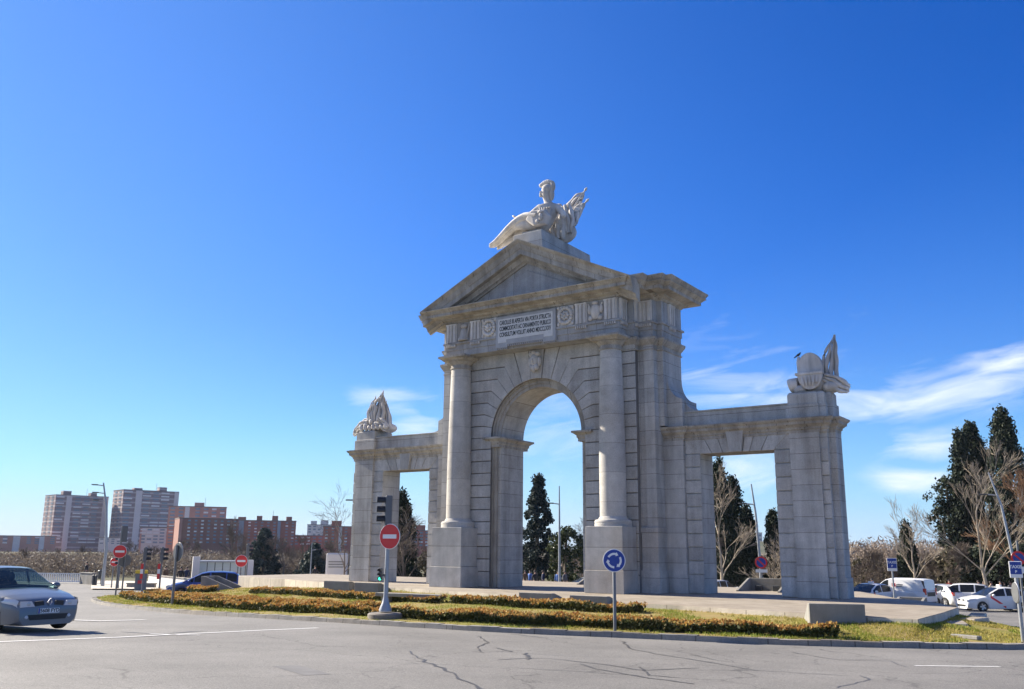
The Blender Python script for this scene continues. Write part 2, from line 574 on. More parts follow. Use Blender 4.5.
def asphalt():
    mt, n, l, b = newmat('worn asphalt')
    b.inputs['Roughness'].default_value = .8; setspec(b, .35)
    tc = n.new('ShaderNodeTexCoord')

    def nz(s, d=5, r=.6):
        z = n.new('ShaderNodeTexNoise'); z.inputs['Scale'].default_value = s; z.inputs['Detail'].default_value = d; z.inputs['Roughness'].default_value = r
        l.new(tc.outputs['Object'], z.inputs['Vector']); return z.outputs[0]

    def rng(v, a, b_, c, d):
        mr = n.new('ShaderNodeMapRange')
        for k, x in zip(('From Min', 'From Max', 'To Min', 'To Max'), (a, b_, c, d)): mr.inputs[k].default_value = x
        l.new(v, mr.inputs[0]); return mr.outputs[0]

    def mul(a, b_):
        mx = n.new('ShaderNodeMix'); mx.data_type = 'RGBA'; mx.blend_type = 'MULTIPLY'; mx.inputs['Factor'].default_value = 1
        if isinstance(a, tuple): mx.inputs['A'].default_value = (*a, 1)
        else: l.new(a, mx.inputs['A'])
        l.new(b_, mx.inputs['B']); return mx.outputs['Result']
    c = mul((.185, .176, .160), rng(nz(45, 4, .8), .32, .68, .45, 1.6))
    c = mul(c, rng(nz(18, 4), .3, .7, .88, 1.12))
    c = mul(c, rng(nz(.30, 6, .65), .3, .7, .78, 1.16))
    c = mul(c, rng(nz(1.6, 6, .7), .55, .75, 1.0, .86))
    # hairline cracks
    vo = n.new('ShaderNodeTexVoronoi'); vo.feature = 'DISTANCE_TO_EDGE'; vo.inputs['Scale'].default_value = .30
    wv = n.new('ShaderNodeTexNoise'); wv.inputs['Scale'].default_value = 1.1; wv.inputs['Detail'].default_value = 6
    l.new(tc.outputs['Object'], wv.inputs['Vector'])
    va = n.new('ShaderNodeVectorMath'); va.operation = 'MULTIPLY_ADD'; va.inputs[1].default_value = (1.6, 1.6, 0)
    l.new(wv.outputs['Color'], va.inputs[0]); l.new(tc.outputs['Object'], va.inputs[2])
    l.new(va.outputs[0], vo.inputs['Vector'])
    cr = rng(vo.outputs['Distance'], 0, .010, .55, 1.0)
    mk = rng(nz(.13, 3), .48, .56, 1, 0)
    mm = n.new('ShaderNodeMath'); mm.operation = 'MAXIMUM'; l.new(cr, mm.inputs[0]); l.new(mk, mm.inputs[1])
    c = mul(c, mm.outputs[0])
    l.new(c, b.inputs['Base Color'])
    bp = n.new('ShaderNodeBump'); bp.inputs['Strength'].default_value = .5; bp.inputs['Distance'].default_value = .012
    l.new(nz(110, 2), bp.inputs['Height']); l.new(bp.outputs[0], b.inputs['Normal'])
    return mt


M['asphalt'] = asphalt()
M['earth'] = groundmat('dry park ground', [(.10, .085, .05), (.14, .115, .07), (.07, .08, .03)], [0, .12, .4])
M['lawn'] = groundmat('winter lawn soil', [(.19, .185, .035), (.25, .21, .05), (.32, .23, .10)], [0, 1.2, .45], bump=.6)
dl = [-70, -40, -20, -8, 0, 4, 8, 12, 16, 20, 24, 28, 32, 36, 40, 45, 50, 55, 60, 70, 80, 95, 120, 150, 200, 300, 600, 1200, 1800]
ll = [-1400, -1000, -500, -250, -150, -100, -80, -60, -50, -40, -30, -20, -10, 0, 5, 10, 15, 20, 25, 30, 35, 40, 50, 60, 80, 100, 150, 250, 500, 1000, 1400]
terrain('ground', dl, ll, -.03, M['earth'])
terrain('road', [d for d in dl if -70 <= d <= 95], [l_ for l_ in ll if abs(l_) <= 80], .0, M['asphalt'])

# traffic island: kerb line K and plaza edge FE, both from left to right and round the right-hand end
K = np.array([(-31.5, 3.0), (-32.1, .6), (-29.6, -2.1), (-24.55, -5.0), (-18.07, -8.01), (-11.65, -10.23), (-6.84, -11.37), (-3.73, -12.04), (-.08, -12.59), (3.91, -12.89), (8.17, -12.95), (11.2, -12.03),
              (14.63, -11.43), (16.74, -10.38), (18.72, -8.97), (20.17, -7.72), (20.9, -5.6), (20.9, -3.5), (20.3, -1.2), (19.4, 2.0), (18.2, 5.6), (16.4, 9.0), (14.2, 11.6)])
FE = np.array([(-24, 4.2), (-23, 3.4), (-17.4, 2.1), (-11, -.3), (-3, -2.5), (1.5, -3.6), (6.7, -4.8), (10, -5.4), (14.7, -6.5), (17.6, -6.75), (17.6, -3), (17.5, 0), (16.3, 2.8), (14.4, 5.2), (13.0, 8), (11.8, 10.2)])


def smooth_line(P, n, it=2):
    for _ in range(it):
        Q = [P[0]]
        for a, b in zip(P[:-1], P[1:]): Q += [a*.75+b*.25, a*.25+b*.75]
        Q.append(P[-1]); P = np.array(Q)
    s = np.r_[0, np.cumsum(np.hypot(*np.diff(P, axis=0).T))]
    t = np.linspace(0, s[-1], n)
    return np.c_[np.interp(t, s, P[:, 0]), np.interp(t, s, P[:, 1])]


NS = 161
KL = smooth_line(K, NS)
FL = smooth_line(FE, NS, 0)
KW = .30                                                        # kerb stone width
tk = np.gradient(KL, axis=0); tk /= np.hypot(*tk.T)[:, None]
KN = np.c_[-tk[:, 1], tk[:, 0]]                                 # towards the island
KI = KL+KN*KW


def zfe(x, y):
    return -.15-.48*np.clip((-9.-x)/13., 0, 1)-.08*np.clip((x-16.9)/.7, 0, 1)*np.clip((y+6.7)/1.2, 0, 1)-.35*np.clip((y+1.)/6., 0, 1)*np.clip((x-10.)/3., 0, 1)


def island(i, t):
    """point of the lawn: i runs along the kerb (float index), t from kerb (0) to plaza edge (1)"""
    i = min(max(i, 0), NS-1.001); a = int(i); f = i-a
    k = KI[a]*(1-f)+KI[a+1]*f; p = FL[a]*(1-f)+FL[a+1]*f
    zk = gz(*k)+.12
    q = k*(1-t)+p*t
    return np.array([q[0], q[1], zk+(zfe(p[0], p[1])-zk)*t**1.3])


def island_at(px, t):
    """lawn point at fraction t whose picture column is px"""
    best = min(range(8, 130), key=lambda i: abs(pix(island(i, t))[0]-px))
    lo, hi = best-1, best+1
    for _ in range(30):
        mid = (lo+hi)/2
        if (pix(island(mid, t))[0]-px)*(pix(island(hi, t))[0]-px) <= 0: lo = mid
        else: hi = mid
    return island((lo+hi)/2, t), (lo+hi)/2


mb = MB()
for i in range(NS-1):
    a, b = KL[i], KL[i+1]; c, d = KI[i+1], KI[i]
    za, zb = gz(*a), gz(*b)
    h = .13+.012*math.sin(i*1.7)
    o1 = KN[i]*.03; o2 = KN[i+1]*.03
    mb.add([(a[0], a[1], za-.1), (b[0], b[1], zb-.1), (b[0]+o2[0], b[1]+o2[1], zb+h), (a[0]+o1[0], a[1]+o1[1], za+h), (c[0], c[1], zb+h), (d[0], d[1], za+h), (c[0], c[1], zb-.1), (d[0], d[1], za-.1)],
           [(0, 1, 2, 3), (3, 2, 4, 5), (5, 4, 6, 7)])
structure(mb.build('kerb', M['kerb'], smooth=30))
NT = 19
mb = MB()
pts = []
for i in range(NS):
    for j in range(NT):
        q = island(i, j/(NT-1))
        if 0 < j < NT-1: q[2] += .03*math.sin(q[0]*1.3+q[1]*.7)*math.sin(q[1]*1.9-q[0]*.4)
        pts.append(q)
mb.grid(pts, NS, NT)
structure(mb.build('lawn', M['lawn'], smooth=60))
# plaza slab with two thin steps along its edge
pl = [tuple(p) for p in FE]+[(11.0, 10.6), (-24, 10.6)]
mb = MB(); mb.prism_z(pl, -2.2, 0.0)
structure(mb.build('plaza', M['paving'], bevel=.015))
mb = MB()
for (x, y, rz, w_) in ((17.95, -3.3, .25, 1.3), (18.1, -1.1, -.2, 1.2), (17.9, 1.0, .1, 1.5)):
    b_ = MB(); b_.box(-.25, .25, -w_/2, w_/2, -.95, -.24); b_.move(Matrix.Translation((x, y, 0)) @ Matrix.Rotation(rz, 4, 'Z'))
    structure(b_.build('plaza_step', M['paving'], bevel=.02))

# grass blades on the lawn: stuff
M['grass'] = leafmat('winter grass', (.26, .25, .035), (.34, .29, .06), (.42, .33, .12), trans=.3)
M['weed'] = leafmat('green turf', (.16, .22, .025), (.21, .26, .03), (.28, .28, .05), trans=.3)


def blades(name, n, hmin, hmax, wid, mat, sel, tmin=.0, tmax=.99, imin=6, imax=138):
    ii = RNG.uniform(imin, imax, n); t = RNG.uniform(tmin, tmax, n)
    a = ii.astype(int); f = (ii-a)[:, None]
    k = KI[a]*(1-f)+KI[a+1]*f; p = FL[a]*(1-f)+FL[a+1]*f
    q = k*(1-t[:, None])+p*t[:, None]
    keep = sel(q[:, 0], q[:, 1], t)
    q = q[keep]; t = t[keep]; k = k[keep]; p = p[keep]
    dd = (k-CAM[:2]) @ HF[:2]; lat = (k-CAM[:2]) @ HR[:2]
    zk = np.interp(dd, GD, GZ)-.011*np.clip(lat, 0, 40)*np.clip(dd/15, 0, 1)+.12
    z = zk+(zfe(p[:, 0], p[:, 1])-zk)*t**1.3
    z += .03*np.sin(q[:, 0]*1.3+q[:, 1]*.7)*np.sin(q[:, 1]*1.9-q[:, 0]*.4)-.01
    m_ = len(q)
    h = RNG.uniform(hmin, hmax, m_); an = RNG.uniform(0, 2*math.pi, m_)
    w = np.c_[np.cos(an), np.sin(an), np.zeros(m_)]*wid
    lean = np.c_[RNG.normal(0, .5, m_)*h, RNG.normal(0, .5, m_)*h, h]
    B = np.c_[q, z]
    V = np.stack([B-w, B+w, B+lean+w*.35, B+lean-w*.35], 1).reshape(-1, 3)
    o = mesh_np(name, V, np.arange(len(V)).reshape(-1, 4), mat)
    return o


def patch(x, y):
    return np.sin(x*.9+1.3*np.sin(y*.8))+np.sin(y*1.3-.6*x+2)+.7*np.sin(x*2.7+y*2.1)


g = blades('grass', 60000, .03, .075, .012, M['grass'], lambda x, y, t: patch(x, y) > -1.3)
tag(g, 'short yellowish winter grass on the traffic island in front of the arch', 'grass', kind='stuff')
g = blades('turf', 70000, .035, .085, .012, M['weed'], lambda x, y, t: (patch(x+7, y-3)+1.6*np.exp(-((t-.12)/.10)**2) > .55))
tag(g, 'greener turf strip between the kerb and the first hedge row', 'grass', kind='stuff')

# road paint and sealed cracks, each a thin sheet on the asphalt
M['paint'] = plain('worn white road paint', (.62, .61, .58), .7, noise=.18, nscale=9)
M['tar'] = plain('tar crack sealer', (.065, .063, .06), .5, spec=.5, noise=.25, nscale=6)
M['patchm'] = plain('asphalt repair', (.14, .135, .128), .8, noise=.2, nscale=3)


def gpix(px, py):
    """road point seen at a pixel"""
    d = ray(px, py); t = 4.0
    while t < 300:
        q = CAM+d*t
        if q[2] < gz(q[0], q[1]): break
        t *= 1.002
    return np.array([q[0], q[1]])


def road_strip(name, pix_pts, width, mat, off=.006, jitter=0):
    P = np.array([gpix(*p) for p in pix_pts])
    n = max(12, int(np.hypot(*np.diff(P, axis=0).T).sum()/.35))
    s = np.r_[0, np.cumsum(np.hypot(*np.diff(P, axis=0).T))]
    t = np.linspace(0, s[-1], n)
    L = np.c_[np.interp(t, s, P[:, 0]), np.interp(t, s, P[:, 1])]
    if jitter: L += RNG.normal(0, jitter, L.shape)
    tg = np.gradient(L, axis=0); tg /= np.hypot(*tg.T)[:, None]+1e-9
    nn = np.c_[-tg[:, 1], tg[:, 0]]
    w = width*np.ones(n)
    if jitter: w = width*.34*RNG.uniform(.5, 1.4, n); w[0] = w[-1] = width*.2
    mb = MB(); pts = []
    for k in range(n):
        for sg in (-1, 1):
            q = L[k]+nn[k]*sg*w[k]/2
            pts.append((q[0], q[1], gz(*q)+off))
    mb.grid(pts, n, 2)
    return structure(mb.build(name, mat))


road_strip('road_marking', [(-60, 645.5), (0, 642), (120, 637.5), (230, 632), (318, 628)], .16, M['paint'])
road_strip('road_marking', [(70, 620), (98, 621), (145, 620)], .30, M['paint'])
road_strip('road_marking', [(915, 666), (1000, 667)], .12, M['paint'])
road_strip('road_marking', [(150, 634), (200, 635.5)], .12, M['paint'])
for pts_, w_ in [([(479, 636), (487, 643), (477, 648), (484, 653)], .10), ([(494, 648), (512, 652)], .14), ([(409, 651), (425, 662), (452, 673), (470, 684), (490, 692)], .16),
                 ([(497, 660), (540, 658), (600, 664), (640, 671), (700, 668)], .12), ([(525, 653), (530, 660)], .2), ([(622, 641), (630, 649), (660, 655), (700, 661), (760, 671)], .13),
                 ([(640, 667), (650, 676), (680, 678)], .12), ([(580, 664), (610, 672), (640, 677), (690, 684)], .16), ([(690, 655), (720, 661), (735, 662)], .10), ([(690, 670), (760, 671), (850, 676)], .07),
                 ([(510, 634), (545, 638)], .2), ([(790, 652), (835, 660), (890, 661), (905, 667)], .08), ([(835, 688), (870, 680), (860, 676)], .10), ([(380, 648), (480, 650), (560, 656), (690, 660)], .045),
                 ([(350, 662), (430, 664), (520, 668), (640, 676)], .05), ([(120, 632), (160, 634), (205, 631)], .22)]:
    road_strip('crack_seal', pts_, w_, M['tar'], .004, .03)
road_strip('asphalt_patch', [(285, 666), (318, 675)], .45, M['patchm'], .003)

# ================================================================== THE ARCH
A, PW, HP = 4.2, .88, 2.72            # column axis, pedestal half width, pedestal height
V1, VB = 1.25, 4.02                   # front and back wall planes
R1, R2, ZS = 2.62, 2.25, 7.0          # wall opening, inner opening, springing height
W1, W2, W3 = 5.18, 5.9, 6.15          # steps of the flank
U1, U2, U3, U4 = 7.5, 10.74, 11.42, 12.61
VW, VWB = 2.57, 3.95
HA, HF0, HF1 = 11.0, 11.68, 12.67
PITCHC = .571                         # course height
arch = thing('triumphal_arch', 'grey granite triumphal arch with columns, pediment and two side gateways on the plaza', 'triumphal arch')


def arc_pts(r, a0, a1, n, z0=ZS):
    return [(r*math.cos(a0+(a1-a0)*i/n), z0+r*math.sin(a0+(a1-a0)*i/n)) for i in range(n+1)]


# core walls with the arched opening: front leaf, inner ring, back leaf
def arched(mb, x0, x1, ztop, r, y0, y1):
    mb.prism_y([(-x1, 0), (-r, 0)]+[(-r, ZS)]+[(-p[0], p[1]) for p in arc_pts(r, 0, math.pi/2, 14)][1:]+[(0, ztop), (-x1, ztop)], y0, y1)
    mb.prism_y([(x1, 0), (r, 0)]+[(r, ZS)]+arc_pts(r, 0, math.pi/2, 14)[1:]+[(0, ztop), (x1, ztop)], y0, y1)


mb = MB(); arched(mb, 0, W1-.05, HA, R1+.02, V1+.05, 1.64)
mb.build('wall_core', M['granite_dark'], arch)
mb = MB(); arched(mb, 0, W1, HA, R1, 3.52, VB)
mb.build('back_wall', M['granite'], arch)
mb = MB(); arched(mb, 0, W1-.002, HA, R2, 1.645, 3.515)
mb.build('archway', M['granite'], arch, smooth=30)
# archivolt mouldings inside the reveal
mb = MB()
for (r0, r1_, ya, yb) in ((R2-.004, R2+.16, 1.56, 1.66), (R2+.16, R2+.30, 1.50, 1.66), (R2+.30, R1+.02, 1.42, 1.66)):
    ip, op = arc_pts(r0, 0, math.pi, 40), arc_pts(r1_, 0, math.pi, 40)
    for i in range(40):
        mb.prism_y([ip[i], ip[i+1], op[i+1], op[i]], ya, yb)
    for s_ in (-1, 1):
        if r0 > R2+.1: mb.prism_y([(s_*r0, 0), (s_*r1_, 0), (s_*r1_, ZS), (s_*r0, ZS)], ya, yb)
mb.build('archivolt', M['cornice'], arch)

# rusticated facing: coursed jambs, bent voussoirs above the springing, keystone block
mb = MB()
g = .045
yF, yC = V1, V1+.06


def blk(x0, x1, z0, z1, ya=yF, yb=yC, m_=None):
    (m_ or mb).box(x0, x1, ya, yb, z0+g/2, z1-g/2)


zc = [ZS-PITCHC*k for k in range(11, -1, -1)]
zc = [0]+zc
for a, b in zip(zc[:-1], zc[1:]):
    for s_ in (-1, 1):
        x0, x1 = sorted((s_*R1, s_*W1))
        blk(x0, x1, a, b)
ang = [R(10.2*k) for k in range(7)]+[R(72), R(83.5)]
zk_ = [ZS+.56*k for k in range(7)]


def bend(k):
    if k == 0: return None
    if k <= 6: return ((zk_[k]-ZS)/math.tan(ang[k]), zk_[k])
    return ((HA-ZS)/math.tan(ang[k]), HA)


for s_ in (-1, 1):
    for k in range(8):
        arcp = arc_pts(R1, ang[k]+(.004 if k else 0), ang[k+1]-.004, 5)
        if k < 6:
            lo = [(W1, zk_[k]+g/2)]+([] if k == 0 else [(bend(k)[0]+g*.3, bend(k)[1]+g/2)])
            hi = [(bend(k+1)[0]-g*.3, bend(k+1)[1]-g/2), (W1, zk_[k+1]-g/2)]
            poly = lo+arcp+hi
        elif k == 6:
            poly = [(W1, zk_[6]+g/2), (bend(6)[0]+g*.3, bend(6)[1]+g/2)]+arcp+[(bend(7)[0]+g/2, HA), (W1, HA)]
        else:
            poly = arcp+[(bend(8)[0]+g/2, HA), (bend(7)[0]-g/2, HA)]
        mb.prism_y([(s_*p[0], p[1]) for p in poly], yF, yC)
kx = (HA-ZS)/math.tan(ang[8])-g/2
ka = arc_pts(R1, ang[8]+.004, math.pi-ang[8]-.004, 4)
mb.prism_y(ka+[(-kx, HA), (kx, HA)], yF-.03, yC)
mb.build('rusticated_facing', M['granite_rust'], arch, bevel=.012)

# carved head on the keystone
mb = MB()
mb.ellipsoid((0, V1-.14, 10.45), (.24, .22, .34), 14, 10)
mb.ellipsoid((0, V1-.36, 10.42), (.05, .07, .10), 8, 6)
for s_ in (-1, 1):
    mb.ellipsoid((s_*.10, V1-.30, 10.52), (.055, .05, .04), 8, 6)
    mb.ellipsoid((s_*.25, V1-.12, 10.40), (.10, .12, .24), 8, 6)
    mb.ellipsoid((s_*.14, V1-.20, 10.12), (.12, .14, .17), 8, 6)
    mb.ellipsoid((s_*.17, V1-.16, 10.76), (.15, .14, .12), 8, 6)
mb.ellipsoid((0, V1-.22, 10.06), (.11, .15, .2), 8, 6)
mb.ellipsoid((0, V1-.18, 10.82), (.14, .15, .12), 8, 6)
mb.ellipsoid((0, V1-.32, 10.28), (.08, .05, .03), 8, 6)
mb.build('keystone_mask', M['lime'], arch, smooth=60)

# impost mouldings of the opening (one each side, running through the reveal)
IMP = [(0, 6.52), (.05, 6.52), (.05, 6.64), (.10, 6.70), (.10, 6.78), (.22, 6.88), (.28, 6.9), (.28, 6.99), (0, 6.99)]
for s_ in (-1, 1):
    x0, x1 = sorted((s_*(R2+.003), s_*(R1+.12)))
    mb = MB(); mb.mold([(x0, 1.38), (x1, 1.38), (x1, 3.8), (x0, 3.8)], IMP)
    mb.build('impost', M['cornice'], arch)

# columns on pedestals
for s_ in (-1, 1):
    cx = s_*A
    mb = MB()
    mb.mold([(cx-PW, 0), (cx+PW, 0), (cx+PW, V1-.004), (cx-PW, V1-.004)], [(.05, 0), (.05, .92), (.0, .925), (0, HP-.22), (.0, HP)])
    mb.build('pedestal', M['granite_big'], arch, bevel=.012)
    cy = .86
    prof = []
    for i in range(25):
        t = i/24
        r = .575-.095*max(0, (t-.30)/.70)**1.35
        prof.append((r, 3.06+(10.42-3.06)*t))
    mb = MB(); mb.lathe(prof, (cx, cy, 0), 40)
    col_ = mb.build('column', M['column'], arch, smooth=50)
    mb = MB(); mb.lathe([(.80, HP+.002), (.80, HP+.12), (.79, HP+.13), (.80, HP+.17), (.80, HP+.22), (.76, HP+.28), (.68, HP+.30), (.64, HP+.31), (.62, HP+.36), (.575, HP+.42)], (cx, cy, 0), 40)
    mb.build('column_base', M['column'], col_, smooth=40)
    mb = MB(); mb.lathe([(.482, 10.36), (.53, 10.38), (.53, 10.44), (.485, 10.46), (.485, 10.58), (.52, 10.60), (.56, 10.66), (.63, 10.74), (.63, 10.76)], (cx, cy, 0), 40)
    mb.mold([(cx-.62, cy-.62), (cx+.62, cy-.62), (cx+.62, cy+.35), (cx-.62, cy+.35)], [(.02, 10.765), (.06, 10.82), (.12, 10.86), (.20, 10.90), (.20, 10.997), (.0, 10.998)])
    mb.build('capital', M['cornice'], col_, smooth=35)

# flank piers: B pilaster, C side block with the scroll-like flare above the gateway
for s_ in (-1, 1):
    def X(a, b): return sorted((s_*a, s_*b))
    x0, x1 = X(W1+.002, W2)
    mb = MB(); mb.box(x0, x1, 1.70, VB-.02, 0, HA)
    xp = X(W1+.24, W2-.004)
    mb.box(xp[0], xp[1], 1.63, 1.72, HP, HA)
    mb.mold([(x0, 1.62), (x1, 1.62), (x1, 2.6), (x0, 2.6)], [(.08, 0), (.08, .92), (.02, .925), (.02, HP-.25), (.05, HP-.25), (.05, HP-.03), (0, HP)])
    mb.build('flank_pilaster', M['granite'], arch)
    x0, x1 = X(W2-.003, W3)
    mb = MB(); mb.box(x0, x1, 2.06, VB-.05, 7.05, HA-.003)
    # concave flare down to the gateway
    fl = [(s_*(W2+.005), 7.0), (s_*6.84, 7.0), (s_*6.84, 8.22)]
    for i in range(1, 11):
        q = math.pi/2*i/10
        fl.append((s_*(6.84-.68*math.sin(q)), 8.25+1.05*(1-math.cos(q))))
    fl.append((s_*(W2+.005), 9.30))
    mb.prism_y(fl, 2.40, VB-.06)
    fl = [(s_*6.84, 7.68)]+[(s_*(6.85+.68-.68*math.sin(math.pi/2*i/8)), 7.70+.5*(1-math.cos(math.pi/2*i/8))) for i in range(9)]
    mb.prism_y(fl[1:]+[(s_*6.835, 7.68)], 2.75, VB-.3)
    mb.build('flank_pier', M['granite'], arch)

# entablature: plan polygon that steps back round the flanks (counter-clockwise)
rightp = [(4.85, .42), (4.85, 1.16), (W1+.03, 1.16), (W1+.03, 1.62), (W2+.02, 1.62), (W2+.02, 2.0), (W3+.02, 2.0), (W3+.02, VB+.05)]
PLAN = [(-p[0], p[1]) for p in rightp[::-1]]
PLAN = rightp+PLAN
mb = MB()
mb.mold(PLAN, [(-.05, HA), (-.02, HA+.002), (-.02, HA+.30), (.02, HA+.31), (.02, HF0-.10), (.10, HF0-.09), (.10, HF0), (0, HF0+.002), (0, HF1)], cap=True)
mb.build('entablature', M['granite_plain'], arch)
# necking band that carries the capitals' line round the flanks
mb = MB()
band = [(W1+.01, 1.30), (W1+.01, 1.66), (W2+.005, 1.66), (W2+.005, 2.04), (W3+.005, 2.04), (W3+.005, VB)]
for s_ in (-1, 1):
    pb = [(4.7, 1.30)]+band+[(4.7, VB)]
    pb = [(s_*p[0], p[1]-.02) for p in pb]
    if s_ > 0: pass
    else: pb = pb[::-1]
    a_ = sum(pb[i][0]*pb[(i+1) % len(pb)][1]-pb[(i+1) % len(pb)][0]*pb[i][1] for i in range(len(pb)))
    if a_ < 0: pb = pb[::-1]
    mb = MB()
    mb.mold(pb, [(.0, 10.40), (.04, 10.41), (.04, 10.46), (0, 10.47), (0, 10.62), (.03, 10.64), (.10, 10.76), (.16, 10.86), (.16, 10.96), (.03, 10.985)])
    mb.build('flank_capital', M['cornice'], arch)
CORN = [(.0, HF1+.001), (.05, HF1+.02), (.10, HF1+.10), (.26, HF1+.16), (.28, HF1+.22), (.70, HF1+.26), (.72, HF1+.27), (.72, HF1+.42), (.76, HF1+.44), (.84, HF1+.52), (.92, HF1+.57), (.92, HF1+.60), (.3, HF1+.605)]
mb = MB(); mb.mold(PLAN, CORN)
mb.build('cornice', M['cornice'], arch)
# upper gutter moulding along the two flanks
ZT = HF1+.605
for s_ in (-1, 1):
    pb = [(p[0], p[1]) for p in rightp[2:]]+[(4.2, VB+.05), (4.2, 1.16)]
    pb = [(s_*p[0], p[1]) for p in pb]
    if s_ < 0: pb = pb[::-1]
    mb = MB(); mb.mold(pb, [(.55, ZT), (.86, ZT+.002), (.90, ZT+.05), (.98, ZT+.16), (1.0, ZT+.22), (.6, ZT+.25)])
    mb.build('side_gutter', M['cornice'], arch)

# pediment: tympanum, raking cornices front and back, gable roof
AP, EX = 16.06, 5.86
slope = (AP-(ZT+.02))/EX
mb = MB()
mb.prism_y([(-5.2, ZT-.02), (5.2, ZT-.02), (0, ZT+5.2*slope-.35)], .46, VB)
mb.prism_y([(-3.0, ZT+.14), (3.0, ZT+.14), (0, ZT+3.0*slope+.02)], .40, .47)
mb.build('tympanum', M['granite_plain'], arch, bevel=.01)


def raking(y_of, name):
    for s_ in (-1, 1):
        mb = MB()
        # cross-section (drop below the top line, projection from the tympanum)
        sec = [(1.0, -.03), (1.0, .08), (.94, .12), (.90, .20), (.90, .24), (.80, .30), (.74, .36), (.70, .38), (.70, .62), (.67, .64), (.44, .64), (.41, .68), (.34, .70), (.18, .76), (.06, .90), (0, .93), (0, -.03)]
        pts = []
        for x in (0.0, EX+.02):
            zt = AP-slope*x
            for dz, dy in sec:
                pts.append((s_*x, y_of(dy), zt-dz))
        mb.grid(pts, 2, len(sec))
        mb.f.append(tuple(range(len(sec)-1, -1, -1))); mb.f.append(tuple(len(sec)+i for i in range(len(sec))))
        mb.build(name, M['cornice'], arch)


raking(lambda d: .45-d, 'raking_cornice')
mb = MB()
mb.prism_y([(-5.5, ZT+.01), (5.5, ZT+.01), (0, AP-.10)], .95, VB+.6)
mb.build('roof', M['granite_plain'], arch)
# ridge block that carries the crowning figure
mb = MB()
mb.prism_y([(-.92, 15.2), (.92, 15.2), (.80, 16.62), (-.80, 16.62)], .42, 5.05)
mb.prism_y([(-.62, 16.622), (.62, 16.622), (.56, 16.85), (-.56, 16.85)], .8, 2.3)
mb.build('ridge_block', M['granite'], arch, bevel=.02)

# frieze: triglyphs, carved panels, inscription
yf = .42
tri0 = MB()
tw, th = .62, HF1-HF0-.05
tri0.box(-tw/2, tw/2, -.045, .004, 0, th)
for k in range(3):
    xx = -tw/2+.035+k*.20
    tri0.box(xx, xx+.13, -.10, -.044, 0, th-.08)
tri0.box(-tw/2, tw/2, -.11, -.044, th-.08, th)
for k in range(6):
    tri0.box(-tw/2+.03+k*.1, -tw/2+.09+k*.1, -.12, -.03, -.24, -.12)
tri = tri0.build('triglyph', M['lime'], arch, loc=(-4.47, yf, HF0+.02))
spots = [(-2.98, yf, 0), (2.98, yf, 0), (4.47, yf, 0)]
for s_ in (-1, 1):
    spots += [(s_*4.85, .80, s_*90), (s_*(W1+.40), 1.62, 0), (s_*(W3+.02), 2.95, s_*90), (s_*(W1+.03), 1.40, s_*90)]
for x, y, rz in spots:
    c = tri.copy(); COL.objects.link(c); c.parent = arch
    c.location = (x, y, HF0+.02); c.rotation_euler = (0, 0, R(rz))
    if abs(y-1.40) < .01: c.scale = (.55, 1, 1)


def rosette(cx):
    mb = MB()
    zc_ = (HF0+HF1)/2
    mb.box(cx-.44, cx+.44, yf-.03, yf+.004, HF0+.02, HF1-.03)
    for i in range(16):
        q = 2*math.pi*i/16
        mb.ellipsoid((cx+.33*math.cos(q), yf-.08, zc_+.36*math.sin(q)), (.10, .09, .10), 8, 6)
    for i in range(7):
        q = 2*math.pi*i/7
        mb.ellipsoid((cx+.15*math.cos(q), yf-.10, zc_+.15*math.sin(q)), (.08, .08, .08), 8, 6)
    mb.ellipsoid((cx, yf-.14, zc_), (.09, .08, .09), 8, 6)
    for sx in (-1, 1):
        for sz in (-1, 1):
            mb.ellipsoid((cx+sx*.37, yf-.05, zc_+sz*.38), (.08, .06, .10), 8, 6)
    return mb.build('wreath_relief', M['lime'], arch, smooth=60)


def armour(cx, kind):
    mb = MB()
    z0 = HF0+.03
    if kind:       # bell-like helmet over shields
        mb.lathe([(.30, .02), (.30, .10), (.24, .20), (.20, .45), (.15, .60), (.06, .68), (.02, .70)], (cx, yf+.02, z0), 16)
        mb.ellipsoid((cx+.02, yf-.06, z0+.74), (.20, .10, .12), 10, 6)
        mb.ellipsoid((cx-.22, yf-.05, z0+.1), (.10, .09, .1), 8, 6)
        mb.tube([(cx+.18, yf-.05, z0+.05), (cx+.36, yf-.05, z0+.8)], .035, 6)
    else:          # cuirass with a crown and crossed flags
        mb.ellipsoid((cx, yf-.03, z0+.45), (.26, .15, .36), 12, 8)
        mb.ellipsoid((cx, yf-.06, z0+.84), (.16, .10, .09), 10, 6)
        for s2 in (-1, 1):
            mb.tube([(cx+s2*.08, yf-.05, z0+.1), (cx+s2*.36, yf-.05, z0+.82)], .04, 6)
            mb.ellipsoid((cx+s2*.25, yf-.05, z0+.15), (.12, .09, .12), 8, 6)
            mb.ellipsoid((cx+s2*.30, yf-.05, z0+.55), (.10, .08, .2), 8, 6)
    return mb.build('armour_relief', M['lime'], arch, smooth=60)


